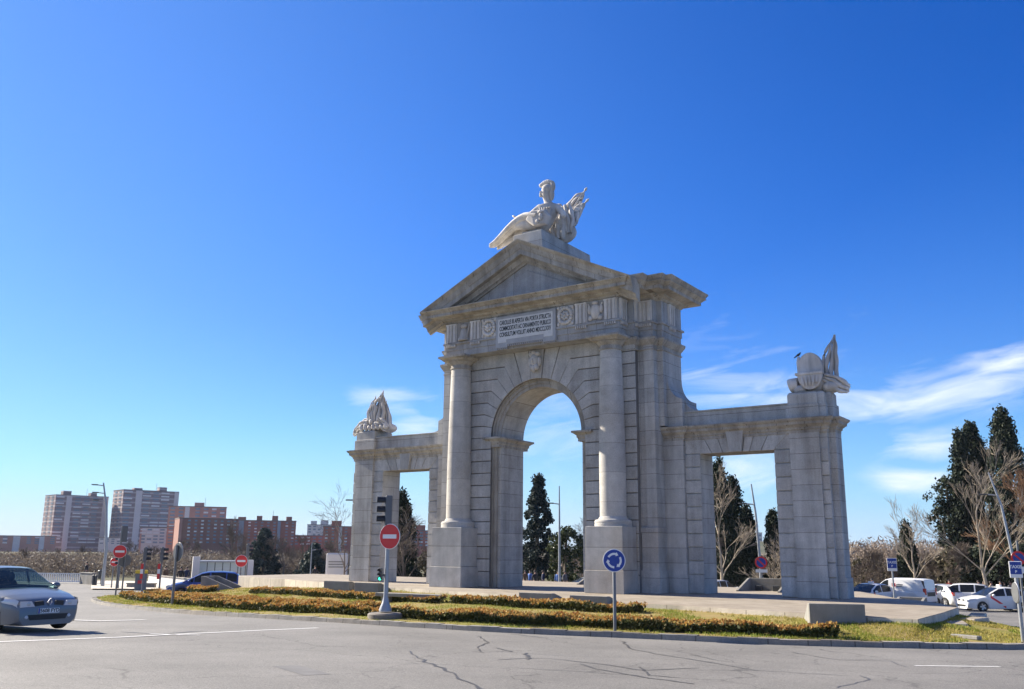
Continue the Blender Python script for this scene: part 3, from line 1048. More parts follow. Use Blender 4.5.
rosette(-2.16); rosette(2.16)
armour(-3.72, True); armour(3.72, False)
M['slab'] = granite('inscription frame', base=(.40, .40, .40), joints=None, stain=.3, speck=.05, warm=(.36, .35, .34))
M['tablet'] = plain('white marble tablet', (.62, .60, .56), .6, noise=.08, nscale=5)
M['bronze'] = plain('dark bronze letters', (.045, .05, .045), .5, metal=.3)
mb = MB()
mb.prism_y([(-1.68, 11.06), (-1.0, 11.06), (-1.0, 11.2), (.98, 11.2), (.98, 11.06), (1.68, 11.06), (1.68, 12.58), (-1.68, 12.58)], yf-.16, yf+.0)
for (a_, b_) in ((-1.66, -1.02), (1.0, 1.66)):
    n_ = 6
    for k in range(n_):
        xx = a_+(b_-a_)*(k+.2)/n_
        mb.box(xx, xx+.06, yf-.15, yf-.05, 10.98, 11.058)
for k in range(17):
    xx = -.97+k*.115
    mb.box(xx, xx+.07, yf-.15, yf-.05, 11.10, 11.198)
plq = mb.build('inscription_plaque', M['slab'], arch, bevel=.01)
mb = MB(); mb.prism_y([(-1.54, 11.30), (-1.05, 11.30), (-1.05, 11.44), (1.05, 11.44), (1.05, 11.30), (1.54, 11.30), (1.54, 12.46), (-1.54, 12.46)], yf-.172, yf-.155)
mb.build('tablet', M['tablet'], plq)


def text_mesh(name, body, size, mat, parent, loc, rot=(R(90), 0, 0), ext=.008, sx=1.0, off=0.0, align='CENTER'):
    cu = bpy.data.curves.new(name, 'FONT')
    cu.body = body; cu.size = size; cu.extrude = ext; cu.align_x = align; cu.align_y = 'CENTER'; cu.offset = off
    to = bpy.data.objects.new(name, cu); COL.objects.link(to)
    dg = bpy.context.evaluated_depsgraph_get()
    me = bpy.data.meshes.new_from_object(to.evaluated_get(dg))
    bpy.data.objects.remove(to); bpy.data.curves.remove(cu)
    me.name = name; me.materials.clear(); me.materials.append(mat)
    o = bpy.data.objects.new(name, me); COL.objects.link(o)
    o.parent = parent; o.location = [float(v) for v in loc]; o.rotation_euler = rot; o.scale = (sx, 1, 1)
    return o


for k, tx in enumerate(('CAROLUS III APERTA VIA PORTA STRUCTA', 'COMMODITATI AC ORNAMENTO PUBLICO', 'CONSULTUM VOLUIT ANNO MDCCLXXV')):
    o = text_mesh('lettering', tx, .30, M['bronze'], plq, (0, yf-.176, 12.26-.29*k), ext=.004, off=.006)
    w_ = max(v.co.x for v in o.data.vertices)-min(v.co.x for v in o.data.vertices)
    o.scale = (2.9/w_, 1, 1)

# side gateways
WC = [(.0, 6.40), (.03, 6.41), (.03, 6.52), (.08, 6.56), (.08, 6.62), (.16, 6.70), (.22, 6.74), (.23, 6.84), (.30, 6.90), (.33, 6.96), (.33, 6.99), (.05, 7.0)]
for s_ in (-1, 1):
    def BX(mb_, a, b, y0, y1, z0, z1):
        x0, x1 = sorted((s_*a, s_*b)); mb_.box(x0, x1, y0, y1, z0, z1)
    mb = MB()
    HO = 5.80
    BX(mb, W2-.1, U1, VW+.06, VWB, 0, 6.5)
    BX(mb, U2, U4+.28, VW+.06, VWB, 0, 6.5)
    BX(mb, U1, U2, VW+.06, VWB, HO+.01, 6.499)
    gw = mb.build('side_gateway', M['granite'], arch, label='left side gateway' if s_ < 0 else 'right side gateway')
    # rusticated strips and flat-arch voussoirs
    mb = MB()
    zz = [0, .78]
    while zz[-1]+.56 < HO: zz.append(zz[-1]+(HO-.78)/9)
    zz = zz[:10]+[HO]
    for a, b in zip(zz[:-1], zz[1:]):
        for (xa, xb) in ((6.82, U1), (U2, U3+.02)):
            x0, x1 = sorted((s_*xa, s_*xb))
            mb.box(x0, x1, VW, VW+.07, a+g/2, b-g/2)
    mo = MB()
    x0, x1 = sorted((s_*(U4-.02), s_*(U4+.30)))
    for a, b in zip(zz[:-1], zz[1:]):
        mo.box(x0, x1, VW, VW+.07, a+g/2, b-g/2)
    mo.build('corner_strip', M['granite_rust'], gw, bevel=.01)
    cxm = (U1+U2)/2
    half = (U2-U1)/2
    nv_ = 6
    for k in range(-nv_//2, nv_//2+1):
        pass
    edges = [-1.0, -.66, -.36, -.17, .17, .36, .66, 1.0]
    tops = [-1.45, -.88, -.50, -.25, .25, .50, .88, 1.45]
    for k in range(7):
        e0, e1, t0, t1 = edges[k]*half, edges[k+1]*half, tops[k]*half, tops[k+1]*half
        t0 = max(t0, -(half+.66)); t1 = min(t1, half+.66)
        yy = VW-.12 if k == 3 else VW
        zt_ = 6.72 if k == 3 else 6.5
        poly = [(s_*(cxm+e0+.012), HO+.0), (s_*(cxm+e1-.012), HO+.0), (s_*(cxm+t1-.012), zt_), (s_*(cxm+t0+.012), zt_)]
        mb.prism_y(poly, yy, VW+.07)
    for (xa, xb) in ((6.82, U1-.05), (U2+.05, U3)):
        BX(mb, xa+.01, xb, VW+.02, VW+.07, HO+.02, 6.5)
    mb.build('rusticated_strip', M['granite_rust'], gw, bevel=.01)
    # pilasters
    mb = MB()
    BX(mb, 5.902, 6.81, 2.42, VW+.08, 0, 6.5)
    BX(mb, 5.99, 6.84, 2.40, VW+.08, 0, .78)
    mb.build('pilaster', M['granite'], gw)
    mb = MB()
    BX(mb, U3, U4, 2.47, VW+.08, 0, 6.5)
    BX(mb, U3-.02, U4+.02, 2.45, VW+.08, 0, .78)
    BX(mb, U4+.275, U4+.54, 2.88, VWB-.25, 0, 6.5)
    BX(mb, U4+.275, U4+.60, 2.86, VWB-.23, 0, .78)
    mb.build('pilaster', M['granite'], gw)
    # cornice of the gateway, attic, pylon block
    right = [(W2+.02, 2.44), (6.83, 2.44), (6.83, VW), (U3-.02, VW), (U3-.02, 2.49), (U4+.02, 2.49), (U4+.02, VW), (U4+.29, VW), (U4+.29, 2.90), (U4+.52, 2.90), (U4+.52, VWB-.26), (U4+.29, VWB-.26), (U4+.29, VWB+.02), (W2+.02, VWB+.02)]
    pb = [(s_*p[0], p[1]) for p in right]
    if s_ < 0: pb = pb[::-1]
    mb = MB(); mb.mold(pb, WC)
    mb.build('gateway_cornice', M['cornice'], gw)
    mb = MB()
    BX(mb, 6.6, U3+.1, VW+.08, VWB-.08, 6.9, 7.62)
    BX(mb, 6.62, U3+.1, VW+.03, VWB-.03, 7.62, 7.68)
    mb.build('attic_wall', M['granite'], gw, bevel=.01)
    right = [(U3, 2.52), (U4, 2.52), (U4, VW+.05), (U4+.26, VW+.05), (U4+.26, 2.96), (U4+.46, 2.96), (U4+.46, VWB-.3), (U4+.26, VWB-.3), (U4+.26, VWB-.02), (U3, VWB-.02)]
    pb = [(s_*p[0], p[1]) for p in right]
    if s_ < 0: pb = pb[::-1]
    mb = MB(); mb.mold(pb, [(.06, 6.95), (.06, 7.55), (0, 7.57), (0, 7.98), (-.06, 8.08)])
    mb.build('statue_base', M['granite'], gw)

# ------------------------------------------------------------------ figures
def skin(name, nodes, edges, mat, parent=None, root=0, sub=2, smooth=True, loc=None, post=None):
    """continuous body grown over a skeleton; nodes = (x, y, z, radius or (rx, ry))"""
    me = bpy.data.meshes.new(name+'_skeleton')
    me.from_pydata([n[:3] for n in nodes], edges, [])
    o = bpy.data.objects.new(name+'_skeleton', me); COL.objects.link(o)
    o.modifiers.new('Skin', 'SKIN')
    for i, n in enumerate(nodes):
        r = n[3]
        sv = me.skin_vertices[0].data[i]
        sv.radius = (r, r) if isinstance(r, (int, float)) else r
        sv.use_root = i == root
    ss = o.modifiers.new('Subdivision', 'SUBSURF'); ss.levels = sub; ss.render_levels = sub
    dg = bpy.context.evaluated_depsgraph_get()
    em = bpy.data.meshes.new_from_object(o.evaluated_get(dg))
    bpy.data.objects.remove(o); bpy.data.meshes.remove(me)
    em.name = name; em.materials.clear(); em.materials.append(mat)
    for p in em.polygons: p.use_smooth = True
    o = bpy.data.objects.new(name, em); COL.objects.link(o)
    if parent: o.parent = parent
    if loc is not None: o.location = loc
    return o


def cloth(mb, spine, width, depth, folds, n=9):
    """carved drapery: rope-like folds side by side along a spine, drawn together where the width shrinks"""
    spine = [np.array(p, float) for p in spine]
    k0 = len(spine)
    tt_ = np.linspace(0, k0-1, max(9, 3*k0))
    P = np.array([[np.interp(q, range(k0), [p[c] for p in spine]) for c in range(3)] for q in tt_])
    W_ = np.interp(tt_, range(k0), width)
    nf = folds+2
    for j in range(nf):
        q = -1+2*j/(nf-1)
        pts = []; rad = []
        for i in range(len(P)):
            t = P[min(i+1, len(P)-1)]-P[max(i-1, 0)]; t = t/np.linalg.norm(t)
            sv = np.cross(t, np.array([0, 1., 0])); sv /= np.linalg.norm(sv)+1e-9
            wob = .10*math.sin(i*.9+j*2.3)
            pts.append(P[i]+sv*W_[i]*(q*.86+wob*.5)+np.array([0, 1., 0])*((depth*.45 if j % 2 else -depth*.45)*min(1, W_[i]/.2)+.12*depth*math.sin(i*1.3+j)))
            rad.append(max(.014, W_[i]/nf*(1.75+.3*math.sin(i*1.1+j*1.7))))
        mb.tube(pts, rad, 7)


# reclining figure with helmet, shield and banners on the ridge
Y = 1.35
st = thing('statue', 'pale stone reclining helmeted figure with shield and banners on top of the pediment', 'statue', (0, Y, 16.855))
S = lambda u, v, w, r: (u, v-Y, w-16.855, r)
nodes = [S(.75, 1.45, 17.15, .42), S(.70, 1.42, 17.55, .38), S(.62, 1.40, 17.95, .42), S(.58, 1.38, 18.20, .26), S(.55, 1.37, 18.42, .17), S(.50, 1.33, 18.68, .25), S(.52, 1.33, 18.98, .29), S(.56, 1.35, 19.22, .20),
         S(.20, 1.20, 18.05, .24), S(-.10, 1.05, 17.78, .20), S(-.42, .95, 17.52, .17), S(-.75, .85, 17.50, .13),
         S(1.02, 1.45, 18.02, .22), S(1.30, 1.50, 17.75, .19), S(1.45, 1.45, 17.40, .15),
         S(.25, 1.1, 17.20, .38), S(-.40, .95, 17.28, .35), S(-1.05, .90, 17.38, .27), S(-1.55, .95, 17.10, .21), S(-2.05, 1.0, 16.80, .17), S(-2.50, 1.02, 16.60, .13), S(-2.68, .95, 16.55, .10),
         S(.1, 1.6, 17.05, .34), S(-.75, 1.5, 17.10, .28), S(-1.5, 1.45, 16.92, .2), S(-2.1, 1.4, 16.68, .15)]
edges = [(0, 1), (1, 2), (2, 3), (3, 4), (4, 5), (5, 6), (6, 7), (2, 8), (8, 9), (9, 10), (10, 11), (2, 12), (12, 13), (13, 14), (0, 15), (15, 16), (16, 17), (17, 18), (18, 19), (19, 20), (20, 21), (0, 22), (22, 23), (23, 24), (24, 25)]
fig = skin('figure', nodes, edges, M['lime'], st)
mb = MB()
L3 = lambda u, v, w: (u, v-Y, w-16.855)
# helmet with curled crest, brow and cheek, nose
mb.ellipsoid(L3(.56, 1.36, 19.02), (.31, .31, .27), 14, 8)
for k in range(7):
    q = k/6
    mb.ellipsoid(L3(.22+.62*q, 1.33, 19.30+.12*math.sin(math.pi*q)-.02*q), (.13, .12, .12), 10, 6)
mb.ellipsoid(L3(.86, 1.36, 19.12), (.12, .16, .28), 10, 6)
mb.ellipsoid(L3(.80, 1.36, 18.72), (.12, .16, .34), 10, 6)
mb.build('helmet', M['lime'], st, smooth=60)
mb = MB()
mb.ellipsoid(L3(.24, 1.22, 18.78), (.07, .08, .10), 8, 6)
mb.ellipsoid(L3(.30, 1.14, 18.88), (.07, .06, .035), 8, 6)
mb.ellipsoid(L3(.32, 1.12, 18.64), (.09, .08, .05), 8, 6)
mb.build('face', M['lime'], st, smooth=60)
mb = MB()
for k in range(9):      # drapery over the legs: long ridges from hip to foot
    o_ = (k-4)*.10
    pts = []
    for i in range(9):
        t = i/8
        u = .45-2.9*t; w = 17.42+.28*math.sin(math.pi*min(1, t*1.15))-.85*t**1.5+.08*math.sin(k*1.9+6*t)+(.20-abs(o_)*.5)*(1-t)
        pts.append(L3(u, .95+o_*1.1+.25*t+.05*math.sin(k*2.1+5*t), w))
    mb.tube(pts, [.13, .15, .15, .14, .13, .12, .10, .09, .05], 8)
for k in range(6):      # chest folds
    pts = [L3(.20+.16*k, 1.02-.03*k, 18.02-.03*k), L3(.28+.13*k, .96, 17.75), L3(.36+.10*k, .98, 17.45)]
    mb.tube(pts, [.06, .09, .06], 6)
mb.ellipsoid(L3(-.98, .80, 17.72), (.2, .14, .06), 8, 5, Matrix.Rotation(R(35), 3, 'Y'))
mb.build('drapery', M['lime'], st, smooth=70)
mb = MB()
sh = [L3(-.22, .55, 17.34), L3(.12, .50, 17.72), L3(.88, .58, 17.66), L3(1.15, .66, 17.30), L3(.98, .62, 16.90), L3(.30, .52, 16.90)]
c_ = np.mean(np.array(sh), 0)
vv = [tuple(p) for p in sh]+[tuple(np.array(p)*.84+c_*.16+np.array([0, -.08, .0])) for p in sh]+[tuple(np.array(p)+np.array([0.02, .14, 0])) for p in sh]
mb.add(vv, [(i, (i+1) % 6, 6+(i+1) % 6, 6+i) for i in range(6)]+[(6, 7, 8, 9, 10, 11)]+[(i, 12+i, 12+(i+1) % 6, (i+1) % 6) for i in range(6)]+[(17, 16, 15, 14, 13, 12)])
shd = mb.build('shield', M['lime'], st)
mb = MB()
mb.ellipsoid(L3(.72, .47, 17.30), (.12, .08, .2), 8, 6); mb.ellipsoid(L3(.55, .45, 17.10), (.10, .07, .10), 8, 6); mb.ellipsoid(L3(.70, .46, 17.55), (.16, .06, .08), 8, 6)
mb.build('shield_emblem', M['lime'], shd, smooth=60)
for sp_, wd in (([(1.35, 1.55, 17.2), (1.75, 1.6, 17.75), (2.20, 1.6, 18.25), (2.45, 1.6, 18.5)], [.30, .36, .26, .06]),
                ([(1.55, 1.35, 16.95), (1.95, 1.4, 17.3), (2.35, 1.45, 17.65), (2.60, 1.45, 17.86)], [.36, .38, .20, .05]),
                ([(1.85, 1.1, 16.35), (1.95, 1.2, 16.8), (2.15, 1.3, 17.2), (2.4, 1.35, 17.6)], [.20, .30, .24, .06]),
                ([(1.72, 1.0, 17.75), (1.80, 1.0, 17.25), (1.90, 1.0, 16.75), (1.98, 1.0, 16.30)], [.30, .46, .40, .16]),
                ([(1.25, 1.0, 16.9), (1.55, 1.1, 17.1), (1.8, 1.2, 17.3), (2.0, 1.25, 17.5)], [.22, .30, .25, .1])):
    sp_ = [(p[0]-.73, p[1]+1.25, p[2]+.59) for p in sp_]
    mb = MB()
    cloth(mb, [L3(*p) for p in sp_], wd, .20, 5)
    bn = mb.build('banner', M['lime'], st, smooth=40)
    a_, b_ = np.array(L3(*sp_[0])), np.array(L3(*sp_[-1]))
    dv = (b_-a_)/np.linalg.norm(b_-a_)
    if dv[2] < .2: continue
    mb = MB(); mb.tube([a_, b_+dv*.12, b_+dv*.2, b_+dv*.32], [.04, .04, .075, .02], 8)
    mb.build('banner_pole', M['lime'], bn, smooth=50)
LB = L3
L3 = lambda u, v, w: LB(u-.73, v+1.25, w+.59)
mb = MB()
cloth(mb, [L3(1.10, .95, 17.5), L3(1.18, .95, 17.05), L3(1.25, .95, 16.55), L3(1.28, 1.0, 16.1)], [.40, .55, .55, .45], .2, 5)
mb.ellipsoid(L3(1.35, 1.4, 16.55), (.75, .6, .55), 12, 8)
mb.ellipsoid(L3(1.30, .85, 17.02), (.24, .2, .22), 10, 8); mb.ellipsoid(L3(1.55, .9, 16.90), (.2, .2, .2), 10, 8)
mb.ellipsoid(L3(1.25, 1.5, 17.45), (.50, .35, .50), 12, 8); mb.ellipsoid(L3(1.30, 1.1, 17.75), (.26, .2, .26), 10, 8); mb.ellipsoid(L3(1.0, .9, 16.95), (.3, .2, .14), 10, 8); mb.ellipsoid(L3(1.75, 1.1, 17.0), (.25, .3, .3), 10, 8)
for k in range(5): mb.tube([L3(1.4+.12*k, .95, 17.25), L3(1.45+.13*k, .9, 16.9), L3(1.5+.14*k, .95, 16.5)], [.05, .08, .05], 6)
mb.build('trophy_pile', M['lime'], st, smooth=60)
L3 = LB

# right trophy: round plate above a half shield, drum, gun barrel, flag
def T(x0, y0, z0): return lambda u, v, w: (u-x0, v-y0, w-z0)


x0, y0, z0 = 12.15, 3.2, 8.08
tr = thing('trophy', 'pale stone trophy of round plate, half shield and tall flag on the right end pier', 'statue', (x0, y0, z0))
L3 = T(x0, y0, z0)
mb = MB()
mb.prism_y([L3(11.70+.0, 0, 8.85)[::2], L3(12.70, 0, 8.85)[::2]]+[((12.2+.5*math.cos(math.pi*i/16))-x0, 9.10+.62*math.sin(math.pi*i/16)-z0) for i in range(17)], -.42, -.14)
mb.build('plate', M['lime'], tr, bevel=.03)
mb = MB()
mb.prism_y([((12.22+.50*math.cos(math.pi+math.pi*i/16))-x0, 8.82+.66*math.sin(math.pi+math.pi*i/16)-z0) for i in range(17)], -.56, -.36)
mb.box(11.64-x0, 12.76-x0, -.60, -.36, 8.78-z0, 8.88-z0)
for k in range(5):
    mb.tube([(11.9+.16*k-x0, -.57, 8.72-z0), (11.95+.14*k-x0, -.60, 8.45-z0), (12.0+.11*k-x0, -.57, 8.3-z0)], [.04, .06, .03], 6)
mb.build('half_shield', M['lime'], tr, bevel=.02)
mb = MB()
rot = Matrix.Rotation(R(90), 3, 'Y')
mb.tube([L3(11.30, 2.95, 8.42), L3(11.34, 2.95, 8.43), L3(11.62, 3.0, 8.46), L3(11.66, 3.0, 8.46)], [.28, .30, .30, .28], 16)
mb.build('drum', M['lime'], tr, smooth=40)
mb = MB()
cloth(mb, [L3(12.85, 3.3, 8.35), L3(12.86, 3.3, 9.0), L3(12.95, 3.3, 9.55), L3(13.08, 3.3, 10.05), L3(13.13, 3.3, 10.36)], [.36, .36, .28, .16, .02], .24, 5)
mb.tube([L3(13.05, 3.32, 8.3), L3(13.14, 3.32, 10.45)], .05, 8)
mb.build('flag', M['lime'], tr, smooth=35)
mb = MB()
cloth(mb, [L3(12.70, 2.95, 8.68), L3(13.05, 3.05, 8.50), L3(13.4, 3.1, 8.22), L3(13.62, 3.12, 8.12)], [.12, .22, .24, .16], .12, 3)
mb.ellipsoid(L3(12.9, 3.2, 8.28), (.4, .4, .25), 10, 7); mb.ellipsoid(L3(12.2, 3.3, 8.45), (.7, .5, .45), 12, 8); mb.ellipsoid(L3(11.75, 2.9, 8.22), (.3, .25, .2), 10, 7)
mb.tube([L3(12.7, 3.1, 8.52), L3(13.35, 3.05, 8.28)], [.13, .10], 10)
mb.build('trophy_pile', M['lime'], tr, smooth=45)
mb = MB(); mb.tube([L3(11.74, 3.0, 8.9), L3(11.70, 3.05, 9.40), L3(11.70, 3.05, 9.64)], [.10, .10, .05], 8)
mb.build('finial', M['lime'], tr, smooth=50)
tr.location.x += .12
# pigeon perched on the finial
pg = thing('pigeon', 'small dark pigeon perched on the tip of the right trophy', 'bird', (11.82, 3.05, 9.66))
pg.scale = (.62, .62, .62)
M['feather'] = plain('dark feathers', (.05, .05, .06), .7)
mb = MB()
mb.ellipsoid((0, 0, .10), (.15, .075, .085), 12, 8, Matrix.Rotation(R(-28), 3, 'Y'))
mb.ellipsoid((.13, 0, .22), (.05, .045, .05), 8, 6); mb.ellipsoid((.09, 0, .16), (.06, .05, .07), 8, 6)
mb.tube([(.17, 0, .215), (.22, 0, .20)], [.016, .004], 6)
mb.tube([(-.10, 0, .05), (-.20, 0, -.02), (-.30, 0, -.08)], [.05, .045, .03], 8)
mb.build('pigeon_body', M['feather'], pg, smooth=70)

# left trophy: arched plate, cuirass-like bundle, flags rising to a point
x0, y0, z0 = -12.15, 3.2, 8.08
tl = thing('trophy', 'pale stone trophy of clustered flags and arched plate on the left end pier', 'statue', (x0, y0, z0))
L3 = T(x0, y0, z0)
mb = MB()
mb.prism_y([((-12.50+.46*math.cos(math.pi*i/14))-x0, 8.30+.50*math.sin(math.pi*i/14)-z0) for i in range(15)], -.52, -.20)
mb.build('plate', M['lime'], tl, bevel=.03)
for sp_, wd in (([(-11.75, 2.85, 8.15), (-11.72, 2.85, 8.8), (-11.62, 2.85, 9.4), (-11.50, 2.85, 9.8), (-11.42, 2.85, 10.16)], [.52, .54, .40, .22, .03]),
                ([(-12.05, 2.75, 8.6), (-12.05, 2.75, 9.1), (-11.98, 2.75, 9.5), (-11.88, 2.75, 9.86)], [.26, .28, .18, .03]),
                ([(-12.32, 2.8, 8.7), (-12.30, 2.8, 9.1), (-12.25, 2.8, 9.42)], [.15, .14, .03]),
                ([(-11.22, 3.05, 8.1), (-11.25, 3.05, 8.6), (-11.30, 3.05, 9.1), (-11.34, 3.05, 9.6)], [.42, .36, .24, .04]),
                ([(-12.25, 2.7, 8.45), (-12.7, 2.7, 8.38), (-13.15, 2.75, 8.12), (-13.45, 2.8, 7.92)], [.20, .26, .20, .10]),
                ([(-11.5, 2.62, 8.55), (-11.2, 2.65, 8.42), (-10.9, 2.7, 8.18), (-10.6, 2.75, 7.95)], [.20, .26, .22, .12])):
    mb = MB(); cloth(mb, [L3(*p) for p in sp_], wd, .20, 5)
    e_ = np.array(L3(*sp_[-1]))
    if sp_[-1][2] > 9: mb.tube([e_-np.array([0, 0, .25]), e_, e_+np.array([.03, 0, .16])], [.05, .045, .012], 8)
    mb.build('flag', M['lime'], tl, smooth=30)
mb = MB()
mb.ellipsoid(L3(-12.0, 3.3, 8.30), (.8, .4, .32), 12, 8); mb.ellipsoid(L3(-11.15, 3.2, 8.2), (.45, .4, .26), 10, 7)
for kk in range(7):
    u_ = -12.75+.30*kk
    mb.tube([L3(u_, 2.62, 8.38+.08*math.sin(kk*2.1)), L3(u_+.08, 2.55, 8.22), L3(u_+.20, 2.60, 8.10)], [.09, .13, .09], 7)
tl.location.x += .18
mb.ellipsoid(L3(-11.98, 2.60, 8.55), (.13, .12, .16), 8, 6); mb.ellipsoid(L3(-11.62, 2.60, 8.42), (.16, .12, .12), 8, 6)
mb.build('trophy_pile', M['lime'], tl, smooth=60)

# ================================================================== ISLAND FURNITURE
# floodlight pits: open concrete wedges, tall side away from the arch
def flood_pit(w, dpt, h, loc, rz, label):
    t = thing('floodlight_pit', label, 'concrete wedge', loc, rz, 'concrete floodlight pits round the arch')
    wl_ = .12
    prof = [(0, -.3), (0, h), (.22, h), (dpt, .06), (dpt, -.3)]
    mb = MB()
    mb.box(-w/2, w/2, 0, wl_, -.3, h)
    for s_ in (-1, 1):
        x0, x1 = sorted((s_*w/2, s_*(w/2-wl_)))
        mb.prism_x([(wl_+.001, -.3), (wl_+.001, h-.004), (.24, h-.004), (dpt, .06), (dpt, -.3)], x0, x1)
    mb.box(-w/2+wl_+.001, w/2-wl_-.001, wl_+.001, dpt-.05, -.3, -.02)
    mb.build('wall', M['concrete'], t, bevel=.012)
    for s_ in (-1, 1):
        mb = MB(); mb.box(s_*w*.2-.16, s_*w*.2+.16, .35, .50, .0, h*.45)
        mb.build('floodlight', M['darkmetal'], t, bevel=.02)
    return t


M['darkmetal'] = plain('dark grey metal', (.06, .065, .07), .5, metal=.3)
M['pole'] = plain('grey painted steel pole', (.17, .175, .18), .5, metal=.4, noise=.12, nscale=6)
M['polelight'] = plain('galvanised steel', (.34, .35, .36), .45, metal=.6, noise=.1, nscale=4)
for (px, tt_, w, h, dp, rz, lb) in [(336, .88, 1.5, .50, 1.5, 8, 'second wedge from the left on the plaza edge in front of the left side gateway'),
                                    (366, .88, 1.3, .50, 1.5, 8, 'concrete wedge just left of the traffic light pole at the plaza edge'),
                                    (535, .93, 1.40, .40, 1.5, 4, 'concrete wedge in front of the main arch opening'),
                                    (588, .93, 1.45, .40, 1.5, 4, 'concrete wedge in front of the right column pedestal, left of the blue sign'),
                                    (838, .85, 1.50, .58, 1.1, 26, 'larger concrete wedge at the right end of the hedge in front of the right pier')]:
    q, _ = island_at(px, tt_)
    flood_pit(w, dp, h, (q[0], q[1], q[2]-.05), R(rz), lb)
q, _ = island_at(199, .80)
q[:2] -= HR[:2]*.75
flood_pit(1.5, 2.3, .80, (q[0], q[1], q[2]+.0), R(-68), 'tall sunlit concrete wedge on the lawn beside the blue car')
for (x, y, lb) in [(-.6, 9.2, 'concrete wedge with its open side showing, seen through the main arch'), (8.4, 8.0, 'concrete wedge with its open side showing, seen through the right gateway'), (14.6, 7.3, 'concrete wedge behind the right pier beside the parked taxis')]:
    flood_pit(2.0 if x < 10 else 1.1, 1.7, .55 if x < 10 else .42, (x, y, 0 if x < 10 else -.45), R(180), lb)
# low concrete bench block behind the traffic light
q, _ = island_at(410, .70)
t = thing('concrete_bench', 'long low concrete bench between the hedge rows behind the traffic light pole', 'bench', q, R(6))
mb = MB(); mb.box(-1.55, 1.55, -.22, .22, .18, .32); mb.build('seat', M['concrete'], t, bevel=.015)
for s_ in (-1, 1):
    mb = MB(); mb.box(s_*1.1-.18, s_*1.1+.18, -.17, .17, -.25, .18); mb.build('leg', M['concrete'], t, bevel=.01)

# hedges: rows of leafy tufts, green flanks and orange winter tips
M['hedge_green'] = leafmat('hedge leaves', (.04, .05, .014), (.075, .085, .022), (.13, .115, .035), trans=.15)
M['hedge_tip'] = leafmat('orange winter hedge tips', (.30, .11, .028), (.43, .24, .06), (.48, .37, .12), trans=.3)
M['twig'] = plain('brown twigs', (.10, .075, .05), .9)


def hedge(name, i0, i1, t0, t1, h, label, dens=1.0, tipd=1.0):
    L = sum(np.linalg.norm(island(i+1, (t0+t1)/2)-island(i, (t0+t1)/2)) for i in range(int(i0), int(i1)))
    wid = np.linalg.norm(island((i0+i1)/2, t1)-island((i0+i1)/2, t0))
    root = island((i0+i1)/2, (t0+t1)/2)
    th = thing(name, label, 'hedge', root)
    n = int(L*wid*1500*dens)
    ii = RNG.uniform(i0, i1, n); tt2 = t0+(t1-t0)*RNG.uniform(0, 1, n)
    edge = RNG.uniform(0, 1, n) < .35
    tt2[edge] = t0+(t1-t0)*np.abs(RNG.normal(0, .03, edge.sum()))
    P = np.array([island(a, b) for a, b in zip(ii, tt2)])
    lump = 1+.16*np.sin(P[:, 0]*2.3+P[:, 1]*1.1)+.12*np.sin(P[:, 0]*5.1-P[:, 1]*3.3)+.08*np.sin(P[:, 0]*11+P[:, 1]*7)
    zz = RNG.uniform(0, 1, n)**.7*h*lump*.88
    C = P+np.c_[RNG.normal(0, .04, n), RNG.normal(0, .04, n), zz]-root
    mesh_leaves('leaves', C, .035, .07, M['hedge_green'], th)
    n = int(L*wid*680*dens*tipd)
    ii = RNG.uniform(i0, i1, n); tt2 = t0+(t1-t0)*RNG.uniform(-.04, 1.04, n)
    P = np.array([island(a, b) for a, b in zip(ii, tt2)])
    pz = patch(P[:, 0]*1.7, P[:, 1]*1.7)
    kp = pz+RNG.normal(0, .8, n) > -.9
    P = P[kp]; n = len(P)
    lump = 1+.16*np.sin(P[:, 0]*2.3+P[:, 1]*1.1)+.12*np.sin(P[:, 0]*5.1-P[:, 1]*3.3)+.08*np.sin(P[:, 0]*11+P[:, 1]*7)
    C = P+np.c_[RNG.normal(0, .05, n), RNG.normal(0, .05, n), h*lump*(.82+.26*RNG.uniform(0, 1, n)**2)]-root
    mesh_leaves('tips', C, .03, .065, M['hedge_tip'], th, up=.4)
    return th


def mesh_leaves(name, C, smin, smax, mat, parent=None, up=0.0, loc=None, asp=.6):
    n = len(C)
    a = RNG.normal(0, 1, (n, 3)); a[:, 2] += up*3; a /= np.linalg.norm(a, axis=1)[:, None]
    b = np.cross(a, RNG.normal(0, 1, (n, 3))); b /= np.linalg.norm(b, axis=1)[:, None]+1e-9
    s = RNG.uniform(smin, smax, n)[:, None]
    a = a*s; b = b*s*asp
    V = np.stack([C-a, C+b*1.0, C+a, C-b], 1).reshape(-1, 3)
    return mesh_np(name, V, np.arange(len(V)).reshape(-1, 4), mat, parent, loc)


def i_of(px, t): return island_at(px, t)[1]


hedge('hedge', i_of(134, .30), i_of(408, .17), .14, .20, .27, 'front hedge row from the left tip of the island to the traffic light', 1.0, 1.1)
hedge('hedge', i_of(150, .42), i_of(372, .33), .29, .38, .24, 'second hedge row just behind the front one, left of the traffic light pole', .9, 1.3)
hedge('hedge', i_of(410, .17), i_of(838, .16), .13, .20, .27, 'long front hedge row running from the traffic light past the round blue sign', 1.0, 1.0)
hedge('hedge', i_of(455, .36), i_of(836, .30), .31, .40, .18, 'low orange row of shrubs behind the front hedge right of the traffic light', .8, 1.6)
hedge('hedge', i_of(275, .80), i_of(440, .72), .68, .75, .22, 'back hedge row near the plaza left of the main arch', 1.0, 1.0)
hedge('hedge', i_of(442, .70), i_of(622, .66), .74, .82, .25, 'back hedge row near the plaza below the main arch', 1.0, 1.1)
hedge('hedge', i_of(184, .62), i_of(207, .62), .58, .68, .30, 'short orange hedge clump in front of the blue car', 1.0, 1.6)

